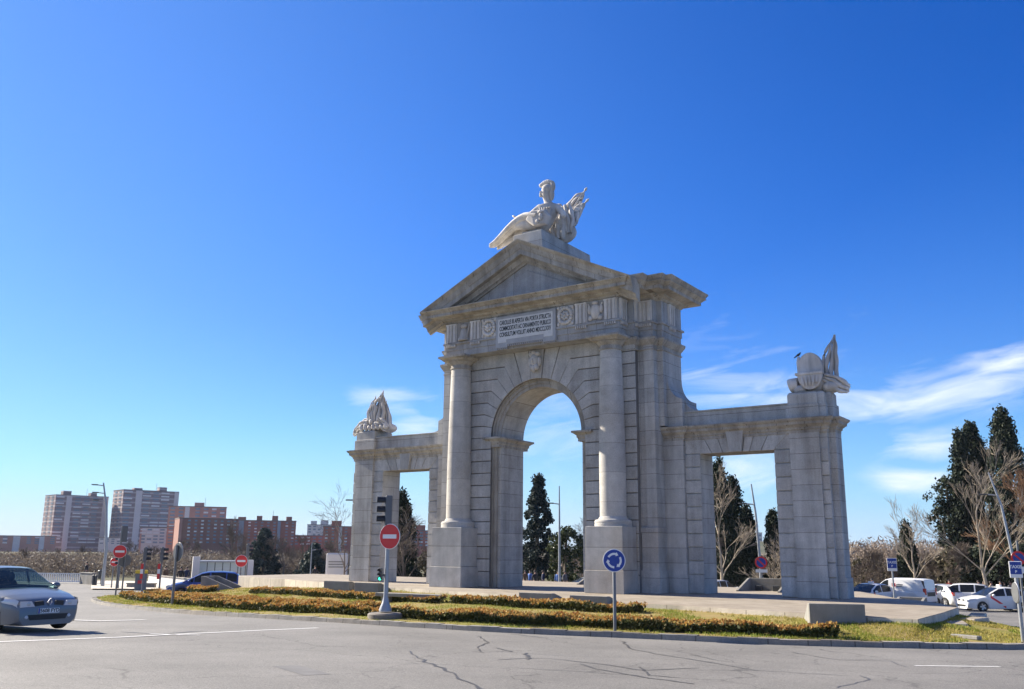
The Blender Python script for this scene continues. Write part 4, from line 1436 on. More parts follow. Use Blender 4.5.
# ------------------------------------------------------------------ signs and signals
M['red'] = plain('red sign sheeting', (.62, .025, .025), .35)
M['white'] = plain('white sign sheeting', (.78, .77, .74), .4)
M['blue'] = plain('blue sign sheeting', (.012, .045, .28), .35)
M['signback'] = plain('grey sign back', (.13, .135, .14), .55, metal=.3, noise=.1, nscale=5)
M['black'] = plain('black plastic', (.015, .015, .016), .5)
M['greenlamp'] = plain('green signal lamp', (.05, .75, .45), .4, emit=1.2)
M['lampoff'] = plain('dark signal lens', (.05, .02, .015), .3)
M['yellow'] = plain('yellow panel', (.75, .50, .03), .45)


def sign_disc(parent, z, r, kind, yoff=-.05, name='sign_plate'):
    """round plate facing local -y"""
    mb = MB(); mb.disc_y((0, z), r, yoff-.02, yoff)
    face = {'noentry': 'white', 'round': 'white', 'noparking': 'red', 'back': 'signback'}[kind]
    p = mb.build(name, M[face], parent, bevel=.004)
    mb = MB(); mb.disc_y((0, z), r*.985, yoff+.001, yoff+.012); mb.build('sign_back', M['signback'], p)
    y1 = yoff-.0235
    if kind == 'noentry':
        mb = MB(); mb.disc_y((0, z), r*.95, y1, y1+.003); mb.build('red_field', M['red'], p)
        mb = MB(); mb.box(-r*.66, r*.66, y1-.003, y1-.0005, z-r*.16, z+r*.16); mb.build('white_bar', M['white'], p)
    if kind == 'round':
        mb = MB(); mb.disc_y((0, z), r*.93, y1, y1+.003); mb.build('blue_field', M['blue'], p)
        for k in range(3):
            a0 = R(150-k*120); a1 = a0-R(76)
            ro, ri = r*.66, r*.48
            ns_ = 10
            mb = MB()
            for i in range(ns_):
                q0 = a0+(a1-a0)*i/ns_; q1 = a0+(a1-a0)*(i+1)/ns_
                mb.prism_y([(ro*math.cos(q0), z+ro*math.sin(q0)), (ro*math.cos(q1), z+ro*math.sin(q1)), (ri*math.cos(q1), z+ri*math.sin(q1)), (ri*math.cos(q0), z+ri*math.sin(q0))], y1-.003, y1-.0005)
            tip = a1-R(24); rm = (ro+ri)/2
            mb.prism_y([((ro+r*.10)*math.cos(a1), z+(ro+r*.10)*math.sin(a1)), (rm*math.cos(tip), z+rm*math.sin(tip)), ((ri-r*.10)*math.cos(a1), z+(ri-r*.10)*math.sin(a1))], y1-.003, y1-.0005)
            mb.build('arrow', M['white'], p)
    if kind == 'noparking':
        mb = MB(); mb.disc_y((0, z), r*.74, y1, y1+.003); mb.build('blue_field', M['blue'], p)
        mb = MB()
        mb.prism_y([(-r*.60, z+r*.44), (-r*.44, z+r*.60), (r*.60, z-r*.44), (r*.44, z-r*.60)], y1-.003, y1-.0005)
        mb.build('red_slash', M['red'], p)
    return p


def signal_head(parent, z, yaw, size=1.0, lit=None, name='signal_head', x=0.0, y=0.0):
    mb = MB()
    w, h, dp = .30*size, .95*size, .22*size
    mb.box(-w/2, w/2, -dp/2, dp/2, -h/2, h/2)
    hd = mb.build(name, M['signback'], parent, bevel=.03*size, loc=(x, y, z), rz=yaw)
    for k in range(3):
        zz_ = (1-k)*.30*size
        mb = MB()
        n_ = 10
        for i in range(n_):          # half-round visor
            q0, q1 = R(-20)+R(220)*i/n_, R(-20)+R(220)*(i+1)/n_
            r0, r1 = .125*size, .14*size
            mb.prism_y([(r0*math.cos(q0), zz_+r0*math.sin(q0)), (r1*math.cos(q0), zz_+r1*math.sin(q0)), (r1*math.cos(q1), zz_+r1*math.sin(q1)), (r0*math.cos(q1), zz_+r0*math.sin(q1))], -dp/2-.26*size, -dp/2+.004)
        mb.build('visor', M['black'], hd)
        mb = MB(); mb.disc_y((0, zz_), .115*size, -dp/2-.012, -dp/2+.002)
        mb.build('lens', M['greenlamp'] if lit == k else M['lampoff'], hd)
    return hd


def face_cam(x, y, extra=0.0):
    """rotation that turns a sign's front (-y) to the camera, plus an extra turn"""
    d = CAM[:2]-np.array([x, y])
    return math.atan2(d[1], d[0])+math.pi/2+extra


# traffic light with a no-entry sign on the lawn
q, _ = island_at(385, .085)
t = thing('traffic_light', 'grey pole with a side-on traffic light above a large red no-entry sign on the lawn', 'traffic light', q, face_cam(q[0], q[1]))
dq = float((q-CAM) @ HF)
ZT_ = lambda py: zat(385, py, dq)-q[2]
mb = MB(); mb.lathe([(.55, -.2), (.55, .14), (.50, .18), (.2, .19)], n=14); mb.build('footing', M['darkstone'], t, smooth=35)
mb = MB(); mb.lathe([(.20, .22), (.20, .28), (.11, .50), (.085, .62), (.075, .7), (.062, ZT_(499))], n=16); mb.build('pole', M['polelight'], t, smooth=50)
p = sign_disc(t, ZT_(536.5), .40, 'noentry', -.085)
p.rotation_euler = (0, 0, R(-36)); p.location = (.11, -.13, 0)
signal_head(t, ZT_(510.5), R(-86), 1.0, None, x=-.02, y=.0)
mb = MB(); mb.box(-.22, -.05, -.03, .03, ZT_(575)-.03, ZT_(575)+.03); mb.build('bracket', M['darkmetal'], t)
hd = signal_head(t, ZT_(574.5), R(-20), .42, 2, 'pedestrian_signal', x=-.19, y=-.03)

# round blue roundabout sign
q, _ = island_at(615, .05)
dq = float((q-CAM) @ HF)
t = thing('roundabout_sign', 'round blue sign with three white arrows on a thin pole at the kerb', 'road sign', q, face_cam(q[0], q[1], R(6)))
zc_ = zat(615, 560.5, dq)-q[2]
mb = MB(); mb.lathe([(.045, -.2), (.045, zc_+.2), (.04, zc_+.21)], n=12); mb.build('pole', M['pole'], t, smooth=50)
sign_disc(t, zc_, .31, 'round', -.05)

# signs seen at the left end
q, _ = island_at(172, .12); dq = float((q-CAM) @ HF)
t = thing('road_sign', 'grey edge-on round sign back on a pole at the left of the front hedge', 'road sign', q, face_cam(q[0], q[1], R(118)))
zc_ = zat(172, 552, dq)-q[2]
mb = MB(); mb.lathe([(.06, -.2), (.06, zc_+.3)], n=10); mb.build('pole', M['pole'], t, smooth=50)
sign_disc(t, zc_, .42, 'noentry', -.07)


def pole_sign(px, dep, py_sign, r, kind, label, yaw=0.0, top=None, prad=.05, base=None):
    q = spot(px, dep)
    if base is not None: q[2] = base
    t = thing('road_sign', label, 'road sign', q, face_cam(q[0], q[1], yaw))
    zc_ = zat(px, py_sign, dep)-q[2]
    mb = MB(); mb.lathe([(prad, -.3), (prad, top if top else zc_+r)], n=10); mb.build('pole', M['pole'], t, smooth=50)
    sign_disc(t, zc_, r, kind, -prad-.02)
    return t, zc_


def set_on_island(px, t):
    q, _ = island_at(px, t)
    return q


q = set_on_island(117, .35); d1 = float((q-CAM) @ HF)
t, zc_ = pole_sign(117, d1, 551.5, .40, 'noentry', 'red no-entry sign under a grey signal back at the island tip', base=q[2], top=zat(117, 527, d1)-q[2])
mb = MB(); mb.box(-.06, .34, -.02, .24, zat(117, 542, d1)-q[2], zat(117, 526, d1)-q[2]); mb.build('signal_head', M['signback'], t, bevel=.04)
q = set_on_island(123, .42); d1 = float((q-CAM) @ HF)
pole_sign(123, d1, 560.5, .40, 'noentry', 'grey back of a round sign right behind the left no-entry sign', yaw=R(200), base=q[2])
pole_sign(112, 74, 562, .34, 'noentry', 'small far no-entry sign beside a black signal head', yaw=R(25))
pole_sign(240, 66, 561, .42, 'noentry', 'red no-entry sign standing in front of the glass pavilion')
t, zc_ = pole_sign(355, 62, 550.5, .36, 'noparking', 'blue and red no-parking sign left of the left end pier', top=zat(355, 545, 62)-spot(355, 62)[2])
mb = MB(); mb.box(-.3, .3, -.10, -.07, zc_-.62, zc_-.44); mb.build('supplementary_plate', M['white'], t)
t, zc_ = pole_sign(762, 56, 562.5, .36, 'noparking', 'no-parking sign on the lamp post framed by the right gateway')
mb = MB(); mb.box(-.34, .34, -.10, -.07, zc_-.58, zc_-.40); mb.build('supplementary_plate', M['white'], t)


def small_signal(px, dep, py_top, label, side=1, base_py=None):
    q = spot(px, dep)
    t = thing('traffic_light', label, 'traffic light', q, face_cam(q[0], q[1]))
    zt = zat(px, py_top, dep)-q[2]
    mb = MB(); mb.lathe([(.08, -.2), (.08, .3), (.06, .4), (.055, zt)], n=10); mb.build('pole', M['pole'], t, smooth=50)
    signal_head(t, zt-.5, R(80)*side, 1.0, None)
    return t, zt


for px, lb in ((143, 'side-on traffic light with a striped post, left one of the pair at the crossing'), (160, 'side-on traffic light with a striped post, right one of the pair at the crossing')):
    t, zt = small_signal(px, 63, 547, lb)
    mb = MB(); mb.box(-.22, -.05, -.03, .03, zt-2.1, zt-1.1); b_ = mb.build('stripe_board', M['red'], t)
    mb = MB(); mb.box(-.222, -.048, -.034, .034, zt-1.75, zt-1.45); mb.build('white_stripe', M['white'], b_)
small_signal(118.5, 73, 553, 'black signal head beside the far small no-entry sign', -1)
t, zt = small_signal(246, 70, 544, 'grey signal head seen from behind above the pavilion sign', 1)

# taxi rank signs
def taxi_sign(px, dep, py, label, size=.7, base=None):
    q = spot(px, dep)
    if base is not None: q[2] = base
    t = thing('taxi_sign', label, 'road sign', q, face_cam(q[0], q[1], R(8)))
    zc_ = zat(px, py, dep)-q[2]
    mb = MB(); mb.lathe([(.045, -.3), (.045, zc_+size*.45)], n=10); mb.build('pole', M['polelight'], t, smooth=50)
    w, h = size*.72, size
    mb = MB(); mb.box(-w/2, w/2, -.08, -.055, zc_-h/2, zc_+h/2); p = mb.build('plate', M['white'], t, bevel=.01)
    mb = MB(); mb.box(-w/2+.02, w/2-.02, -.084, -.0805, zc_-h*.28, zc_+h*.47); mb.build('blue_field', M['blue'], p)
    o = text_mesh('lettering', 'TAXIS', w*.36, M['white'], p, (0, -.0865, zc_+h*.16), ext=.001, off=.004)
    o2 = text_mesh('lettering', 'P', w*.30, M['white'], p, (0, -.0865, zc_-h*.13), ext=.001, off=.004)
    return t, zc_


taxi_sign(893, 50, 564.5, 'blue taxi rank sign on a pole behind the white van', .68)
q = island(i_of(1013, .10), .10); d1 = float((q-CAM) @ HF)
t, zc_ = taxi_sign(1016.5, d1, 569.5, 'blue taxi rank sign on the pole at the right edge of the lawn', .42, q[2])
sgn = sign_disc(t, zc_-.58, .26, 'noentry', .06); sgn.rotation_euler = (0, 0, R(100))
t, zc_ = pole_sign(1021, 47, 558, .34, 'noparking', 'no-parking sign at the right edge above the last taxi', top=zat(1021, 552, 47)+2)
mb = MB(); mb.box(-.4, .4, -.1, -.07, zc_-.75, zc_-.42); mb.build('supplementary_plate', M['white'], t)


# street lamps
def lamp(px, dep, py_top, label, arms=1, lean=0.0, side=-1, rad=.09):
    q = spot(px, dep)
    t = thing('street_lamp', label, 'street lamp', q, face_cam(q[0], q[1]))
    H = zat(px, py_top, dep)-q[2]
    mb = MB(); mb.tube([(0, 0, -.2), (0, 0, H*.35), (lean*.4, 0, H*.75), (lean, 0, H)], [rad*1.25, rad, rad*.75, rad*.45], 12)
    mb.build('pole', M['polelight'], t, smooth=50)
    for k in range(arms):
        z = H*(1-.045*k)-.25-(.25 if arms > 1 else H*.14)*(k if arms > 1 else 1)
        x0 = lean*(z/H)**2
        mb = MB(); mb.tube([(x0, 0, z), (x0+side*.5, 0, z+.06)], .04, 8); ar = mb.build('arm', M['polelight'], t)
        mb = MB(); mb.box(x0+side*.95, x0+side*.42, -.12, .12, z+.02, z+.11) if side < 0 else mb.box(x0+side*.42, x0+side*.95, -.12, .12, z+.02, z+.11)
        mb.build('lamp_head', M['darkmetal'], ar, bevel=.03)
    return t


lamp(103, 78, 483, 'curved dark lamp post with three short arms at the far left road end', 3, -.75, -1, .12)
lamp(352, 66, 482, 'slim leaning lamp post just left of the left end pier', 1, .35, -1)
lamp(559.5, 72, 486, 'slim tall lamp post seen through the main arch', 1, 0, -1)
lamp(761, 60, 484, 'slim leaning lamp post seen through the right gateway', 1, -.32, -1)
lamp(1016, 58, 472, 'leaning lamp post in front of the dark cypresses at the right edge', 1, -.9, -1)
lamp(310, 95, 542, 'short far lamp post between the bare trees left of the arch', 1, 0, 1, .06)

# ================================================================== VEHICLES
M['glass'] = plain('dark car glass', (.016, .02, .022), .12, spec=.28)
M['tyre'] = plain('rubber tyre', (.02, .02, .02), .85)
M['rim'] = plain('alloy rim', (.45, .45, .46), .35, metal=.8)
M['lampglass'] = plain('clear headlight', (.55, .57, .60), .12, spec=.8, coat=.6)
M['tail'] = plain('red tail light', (.45, .012, .012), .2, coat=.5)
M['silver'] = plain('grey silver car paint', (.15, .165, .185), .34, metal=.3, coat=.35)
M['bluecar'] = plain('blue car paint', (.022, .06, .25), .3, metal=.35, coat=.8)
M['whitecar'] = plain('white car paint', (.74, .74, .72), .35, coat=.5)
M['redband'] = plain('red taxi stripe', (.70, .02, .03), .4)
M['plateink'] = plain('plate black', (.03, .03, .03), .6)


def clearglass():
    mt, n, l, b = newmat('tinted windscreen')
    b.inputs['Base Color'].default_value = (.02, .03, .035, 1); b.inputs['Roughness'].default_value = .05; setspec(b, .5)
    tr = n.new('ShaderNodeBsdfTransparent'); tr.inputs[0].default_value = (.62, .78, .78, 1)
    mx = n.new('ShaderNodeMixShader'); mx.inputs[0].default_value = .42
    l.new(tr.outputs[0], mx.inputs[1]); l.new(b.outputs[0], mx.inputs[2]); l.new(mx.outputs[0], n['Material Output'].inputs[0])
    return mt


M['clear'] = clearglass()
M['trim'] = plain('dark car interior', (.035, .035, .038), .8)


def car(name, label, loc, yaw, paint, spec, group=None, taxi=False, plate=None, detail=True, clear=False):
    """x forward, y left; spec gives the outline measured from the nose"""
    t = thing(name, label, spec.get('cat', 'car'), loc, yaw, group)
    L, W, H, gc, wr = spec['L'], spec['W'], spec['H'], spec['gc'], spec['wr']
    ax = spec['axles']
    tops = np.array(spec['top']); belt = np.array(spec['belt']); roof = np.array(spec['roof'])
    xs = sorted(set([0, .03, .07, .13, .2, .3]+list(np.linspace(.4, L-.4, 60))+[L-.3, L-.2, L-.12, L-.06, L-.02, L]+[a+d for a in ax for d in (-wr-.06, -wr-.05, wr+.05, wr+.06)]))
    hw0 = W/2

    def hw(x):
        f = min(1, max(0, x/.75)); r = min(1, max(0, (L-x)/.55))
        return hw0*(1-spec.get('nose', .16)*(1-f)**2.2)*(1-spec.get('tailin', .10)*(1-r)**2.2)

    def top(x): return float(np.interp(x, tops[:, 0], tops[:, 1]))

    def zbot(x):
        z = gc
        if x < .35: z = gc+.10*(1-x/.35)**2+.0
        if L-x < .35: z = gc+.16*(1-(L-x)/.35)**2
        for a in ax:
            d = abs(x-a); ra = wr+.055
            if d < ra: z = max(z, wr+math.sqrt(ra*ra-d*d))
        return z

    mb = MB(); pts = []
    for x in xs:
        w, zt, zb = hw(x), top(x), zbot(x)
        if x < .14:      # rounded bumper
            q = 1-(1-x/.14)**2; w *= .93+.07*q
        zb = min(zb, zt-.05)
        X = L/2-x
        half = [(0, gc-.02), (w*.80, gc-.02), (w*.955, zb), (w*.99, zb+.28*(zt-zb)), (w, zb+.58*(zt-zb)), (w*.985, zb+.84*(zt-zb)), (w*.945, zt-.035), (w*.87, zt), (w*.45, zt+.025), (0, zt+.035)]
        ring = [(X, y, z) for y, z in half]+[(X, -y, z) for y, z in half[-2:0:-1]]
        pts.append(ring)
    n = len(pts[0])
    flat = [p for r_ in pts for p in r_]
    for i in range(len(xs)-1):
        for j in range(n):
            mb.f.append((i*n+j, (i+1)*n+j, (i+1)*n+(j+1) % n, i*n+(j+1) % n))
    mb.v = flat
    mb.f.append(tuple(range(n))); mb.f.append(tuple((len(xs)-1)*n+j for j in range(n-1, -1, -1)))
    body = mb.build('body', paint, t, smooth=38)
    # greenhouse surface, partitioned into panes, pillars and roof
    xw0, xw1, xr1, xr0 = spec['green']
    GL = M['clear'] if clear else M['glass']

    def ring(x):
        zt = float(np.interp(x, roof[:, 0], roof[:, 1])); zb = float(np.interp(x, belt[:, 0], belt[:, 1]))-.01
        wb = hw(x)*.925; hgt = max(0.0, zt-zb)
        ys = wb-spec.get('tumble', .26)*hgt
        zs = max(zb, zt-.055); yr = ys-.09 if hgt > .12 else ys-.02
        X = L/2-x
        return [(X, wb, zb), (X, ys, zs), (X, yr, zt), (X, yr*.5, zt+.022), (X, 0, zt+.03)]

    def patch_(name_, x0, x1, i0, i1, mat, both=False, n_=10, parent=t):
        for sg in ((1, -1) if both else (1,)):
            m_ = MB(); P = []
            for k in range(n_+1):
                r_ = ring(x0+(x1-x0)*k/n_)
                if both: rr = [(p[0], p[1]*sg, p[2]) for p in r_[i0:i1+1]]
                else: rr = r_[i0:i1+1]+[(p[0], -p[1], p[2]) for p in r_[i0:i1+1]][::-1][1:]
                P += rr
            m_.grid(P, n_+1, len(P)//(n_+1))
            m_.build(name_, mat, parent, smooth=40)
    patch_('roof', xw1, xr1, 1, 4, paint, n_=14)
    patch_('windscreen', xw0, xw1, 2, 4, GL)
    patch_('rear_window', xr1, xr0, 2, 4, GL if not spec.get('van') else paint)
    patch_('pillar', xw0, xw1, 1, 2, paint, True)
    patch_('pillar', xr1, xr0, 1, 2, paint, True)
    segs = spec['side']
    for (a, b, kind) in segs:
        patch_('side_window' if kind == 'g' else 'pillar', a, b, 0, 1, GL if kind == 'g' else paint, True)
    if clear:
        zb_ = float(np.interp(xw0+.8, belt[:, 0], belt[:, 1]))
        m_ = MB(); m_.box(L/2-xr0+.12, L/2-xw0-.25, -hw0*.80, hw0*.80, zb_+.01, zb_+.055); dk = m_.build('cabin_trim', M['trim'], t, bevel=.02)
        for xx_, yy_ in ((L/2-xw1-.75, .36), (L/2-xw1-.75, -.36), (L/2-xw1-1.6, .36), (L/2-xw1-1.6, -.36)):
            m_ = MB(); m_.box(xx_-.08, xx_+.08, yy_-.24, yy_+.24, zb_+.056, zb_+.22); m_.box(xx_-.07, xx_+.05, yy_-.12, yy_+.12, zb_+.22, zb_+.40); m_.build('seat', M['trim'], dk, bevel=.03)
        m_ = MB(); m_.ellipsoid((L/2-xw1-.45, .36, zb_+.24), (.10, .09, .13), 12, 8); m_.ellipsoid((L/2-xw1-.52, .36, zb_+.06), (.14, .22, .14), 12, 8); m_.build('driver_headrest', M['trim'], dk, smooth=60)
    # wheels
    for a in ax:
        for sg in (1, -1):
            yw = sg*(hw(a)-.10)
            m_ = MB()
            prof = [(wr*.66, -.10), (wr*.93, -.10), (wr, -.06), (wr, .06), (wr*.93, .10), (wr*.66, .10)]
            m_.lathe(prof, n=26, cap=False)
            m_.move(Matrix.Rotation(R(90), 4, 'X'))
            wh = m_.build('wheel', M['tyre'], t, smooth=40, loc=(L/2-a, yw, wr))
            m_ = MB()
            m_.lathe([(wr*.68, -.085), (wr*.68, .06), (wr*.60, .075), (wr*.57, .045), (wr*.56, .04)], n=24, cap=False)
            for k in range(5):
                q = 2*math.pi*k/5
                c, s2 = math.cos(q), math.sin(q)
                m_.add([(c*.06-s2*.05, s2*.06+c*.05, .03), (c*.06+s2*.05, s2*.06-c*.05, .03), (c*wr*.62+s2*.045, s2*wr*.62-c*.045, .06), (c*wr*.62-s2*.045, s2*wr*.62+c*.045, .06),
                        (c*.06-s2*.05, s2*.06+c*.05, .07), (c*.06+s2*.05, s2*.06-c*.05, .07), (c*wr*.62+s2*.045, s2*wr*.62-c*.045, .085), (c*wr*.62-s2*.045, s2*wr*.62+c*.045, .085)],
                       [(0, 1, 2, 3), (7, 6, 5, 4), (0, 4, 5, 1), (1, 5, 6, 2), (2, 6, 7, 3), (3, 7, 4, 0)])
            m_.lathe([(.07, .03), (.07, .09), (.04, .095)], n=12)
            m_.move(Matrix.Rotation(R(-90*sg), 4, 'X'))
            m_.build('rim', M['rim'], wh, smooth=35)
            m_ = MB(); m_.disc_y((0, 0), wr*.66, -.02, .02); m_.build('brake_disc', M['black'], wh)
    # lamps
    fz = spec.get('lampz', .66); rz_ = spec.get('tailz', .80)
    for sg in (1, -1):
        m_ = MB(); P = []
        for k in range(9):
            x = spec.get('lamp0', .05)+spec.get('lampl', .55)*k/8
            w, zt, zb = hw(x), top(x), zbot(x)
            if x < .14: w *= .93+.07*(1-(1-x/.14)**2)
            hh = spec.get('lamph', .15)*(1-.45*k/8)
            P += [(L/2-x+.012, sg*(w*.972), min(fz, zt-.06)+.03*k/8-hh*.4), (L/2-x+.015, sg*(w*.99+.006), min(fz, zt-.06)+.04*k/8), (L/2-x+.012, sg*(w*.955), min(fz, zt-.06)+.05*k/8+hh*.55)]
        m_.grid(P, 9, 3)
        hl = m_.build('headlight', M['lampglass'], t, smooth=60)
        x = .02
        w = hw(0)*.93
        m_ = MB(); m_.prism_x([(sg*w*.50, fz-.075), (sg*w*.985, fz-.085), (sg*w*.99, fz+.05), (sg*w*.62, fz+.045)], L/2-.02, L/2+.014)
        m_.build('lamp_front', M['lampglass'], hl)
        m_ = MB(); m_.ellipsoid((L/2+.012, sg*w*.72, fz-.015), (.012, .05, .045), 10, 6)
        m_.build('bulb_reflector', M['rim'], hl)
        m_ = MB()
        w = hw(L)*.985; th_ = spec.get('tailh', .24)
        m_.box(-L/2-.012, -L/2+.16, min(sg*w*.78, sg*(w+.012)), max(sg*w*.78, sg*(w+.012)), rz_-th_/2, rz_+th_/2)
        m_.build('tail_light', M['tail'], t, bevel=.02)
        m_ = MB(); zm = float(np.interp(xw0+.45, belt[:, 0], belt[:, 1]))
        m_.ellipsoid((L/2-xw0-.42, sg*(hw(xw0+.4)+.09), zm+.06), (.09, .11, .075), 10, 8)
        m_.build('mirror', paint, t, smooth=70)
        for dx in spec.get('handles', []):
            m_ = MB(); m_.box(L/2-dx-.09, L/2-dx+.09, sg*hw(dx)*.985-.012, sg*hw(dx)*.985+.022, zm-.10, zm-.075)
            m_.build('door_handle', paint, t)
    w = hw(0)*.93
    m_ = MB(); m_.prism_x([(-w*.62, gc+.10), (w*.62, gc+.10), (w*.70, gc+.22), (-w*.70, gc+.22)], L/2-.03, L/2+.010)
    m_.build('lower_grille', M['black'], t)
    for sg in (1, -1):
        m_ = MB(); m_.prism_x([(sg*.12, fz-.05), (sg*w*.50, fz-.07), (sg*w*.50, fz+.035), (sg*.16, fz+.05)], L/2-.03, L/2+.012)
        m_.build('upper_grille', M['black'], t)
        if detail:
            m_ = MB(); m_.ellipsoid((L/2+.006, sg*w*.74, gc+.17), (.014, .045, .04), 10, 6); m_.build('fog_lamp', M['lampglass'], t, smooth=60)
    if plate:
        pz = gc+.30
        m_ = MB(); m_.box(L/2+.006, L/2+.022, -.26, .26, pz-.055, pz+.055); pl_ = m_.build('number_plate', M['white'], t)
        m_ = MB(); m_.box(L/2+.0225, L/2+.024, -.26, -.22, pz-.054, pz+.054); m_.build('blue_strip', M['blue'], pl_)
        text_mesh('lettering', plate, .115, M['plateink'], pl_, (L/2+.0235, .02, pz), rot=(R(90), 0, R(90)), ext=.001, off=.003)
    pz = spec.get('rplate', .55)
    m_ = MB(); m_.box(-L/2-.016, -L/2+.01, -.26, .26, pz-.055, pz+.055); m_.build('rear_plate', M['white'], t)
    m_ = MB(); m_.box(-L/2-.010, -L/2+.06, -hw(L)*.8, hw(L)*.8, gc+.08, gc+.2); m_.build('rear_bumper', M['black'], t)
    if taxi:
        for sg in (1, -1):
            x0, x1 = xw0+.30, xw0+1.22
            m_ = MB(); P = []
            for k in range(9):
                x = x0+(x1-x0)*k/8
                zc_ = top(x)-.06-(top(x)-.06-gc-.10)*k/8
                for dd in (-.075, .075):
                    z = zc_+dd
                    f = (z-gc)/max(.1, top(x)-gc)
                    yy = hw(x)*(1.0-.02*abs(f-.58)/.3)+.006
                    P.append((L/2-x, sg*yy, z))
            m_.grid(P, 9, 2); m_.build('red_stripe', M['redband'], t)
        m_ = MB(); m_.box(L/2-xw1-.55, L/2-xw1-.38, -.18, .18, H+.03, H+.14); m_.build('roof_light', M['white'], t, bevel=.02)
    return t


HATCH = dict(L=4.21, W=1.80, H=1.46, gc=.20, wr=.315, axles=(.84, 3.47), top=[(0, .62), (.04, .70), (.15, .76), (.5, .85), (1.05, .95), (1.3, .97), (3.6, .99), (4.0, .97), (4.15, .93), (4.21, .80)],
             belt=[(1.0, .95), (3.9, 1.00)], roof=[(1.02, .96), (1.5, 1.20), (2.0, 1.42), (2.4, 1.46), (3.0, 1.44), (3.5, 1.36), (3.7, 1.28), (4.05, .99)], green=(1.02, 2.0, 3.55, 4.05),
             side=[(1.02, 1.40, 'p'), (1.40, 2.32, 'g'), (2.32, 2.42, 'p'), (2.42, 3.35, 'g'), (3.35, 4.05, 'p')], handles=(2.2, 3.2), lampz=.68, lamph=.17, tailz=.86)
MPV = dict(L=4.68, W=1.84, H=1.64, gc=.20, wr=.33, axles=(.92, 3.72), top=[(0, .60), (.05, .70), (.3, .85), (1.0, 1.00), (1.2, 1.02), (4.3, 1.05), (4.6, 1.0), (4.68, .85)],
           belt=[(1.0, 1.0), (4.5, 1.06)], roof=[(.95, .99), (1.5, 1.28), (2.05, 1.55), (2.5, 1.63), (3.3, 1.64), (4.05, 1.58), (4.25, 1.48), (4.6, 1.04)], green=(.95, 2.05, 4.12, 4.6),
           side=[(.95, 1.35, 'p'), (1.35, 1.6, 'g'), (1.6, 1.66, 'p'), (1.66, 2.55, 'g'), (2.55, 2.65, 'p'), (2.65, 3.55, 'g'), (3.55, 3.62, 'p'), (3.62, 4.22, 'g'), (4.22, 4.6, 'p')], handles=(2.4, 3.4), lampz=.72, tailz=.95)
SEDAN = dict(L=4.62, W=1.80, H=1.47, gc=.19, wr=.315, axles=(.88, 3.52), top=[(0, .58), (.05, .68), (.2, .76), (1.15, .93), (1.35, .95), (3.75, 1.01), (4.3, 1.03), (4.52, 1.02), (4.60, .95), (4.62, .80)],
             belt=[(1.1, .93), (4.0, 1.01)], roof=[(1.12, .94), (1.6, 1.20), (2.05, 1.42), (2.5, 1.47), (3.1, 1.44), (3.5, 1.33), (4.12, 1.02)], green=(1.12, 2.05, 3.30, 4.12),
             side=[(1.12, 1.46, 'p'), (1.46, 2.38, 'g'), (2.38, 2.47, 'p'), (2.47, 3.45, 'g'), (3.45, 4.12, 'p')], handles=(2.25, 3.15), lampz=.68, tailz=.86, tailh=.20)
ESTATE = dict(L=4.55, W=1.82, H=1.56, gc=.20, wr=.325, axles=(.88, 3.56), top=[(0, .60), (.05, .70), (.25, .82), (1.1, .98), (1.3, 1.0), (4.2, 1.04), (4.48, 1.0), (4.55, .85)],
              belt=[(1.05, .98), (4.4, 1.05)], roof=[(1.05, .97), (1.55, 1.25), (2.05, 1.49), (2.5, 1.55), (3.4, 1.56), (4.0, 1.50), (4.15, 1.42), (4.45, 1.03)], green=(1.05, 2.05, 4.0, 4.45),
              side=[(1.05, 1.42, 'p'), (1.42, 2.4, 'g'), (2.4, 2.5, 'p'), (2.5, 3.35, 'g'), (3.35, 3.43, 'p'), (3.43, 4.02, 'g'), (4.02, 4.45, 'p')], handles=(2.3, 3.2), lampz=.70, tailz=.95, tailh=.3)
VAN = dict(L=4.45, W=1.84, H=1.86, gc=.21, wr=.325, axles=(.86, 3.58), top=[(0, .62), (.05, .76), (.25, .92), (.95, 1.06), (1.1, 1.08), (4.3, 1.10), (4.42, 1.08), (4.45, .95)], cat='van', van=True, tumble=.10,
           belt=[(.9, 1.06), (4.4, 1.10)], roof=[(.88, 1.05), (1.3, 1.42), (1.75, 1.74), (2.1, 1.84), (3.0, 1.86), (4.2, 1.83), (4.36, 1.78), (4.44, 1.10)], green=(.88, 1.75, 4.30, 4.44),
           side=[(.88, 1.18, 'p'), (1.18, 2.0, 'g'), (2.0, 4.44, 'p')], handles=(1.95, 2.3), lampz=.78, tailz=1.05, tailh=.42, rplate=.80)

yaw_of = lambda v: math.atan2(v[1], v[0])


def place(px, dep):
    return spot(px, dep)


# silver hatchback entering from the left
fr = spot(50, 22.4)
hd = -HF*math.cos(R(57))+HR*math.sin(R(57))
c_ = fr-hd*2.02
c_[2] = gz(c_[0], c_[1])
sc_ = car('hatchback_car', 'grey silver hatchback driving in at the left edge of the road', c_, yaw_of(hd), M['silver'], HATCH, plate='5608 FYD', clear=True)
mb = MB()
for a, b in (((0, .075), (.05, 0)), ((.05, 0), (0, -.075)), ((0, -.075), (-.05, 0)), ((-.05, 0), (0, .075))):
    mb.tube([(HATCH['L']/2+.03, a[0], .70+a[1]), (HATCH['L']/2+.03, b[0], .70+b[1])], .013, 6)
mb.build('emblem', M['rim'], sc_)
for k in range(2):      # seats and a driver silhouette belong behind the dark glass
    pass
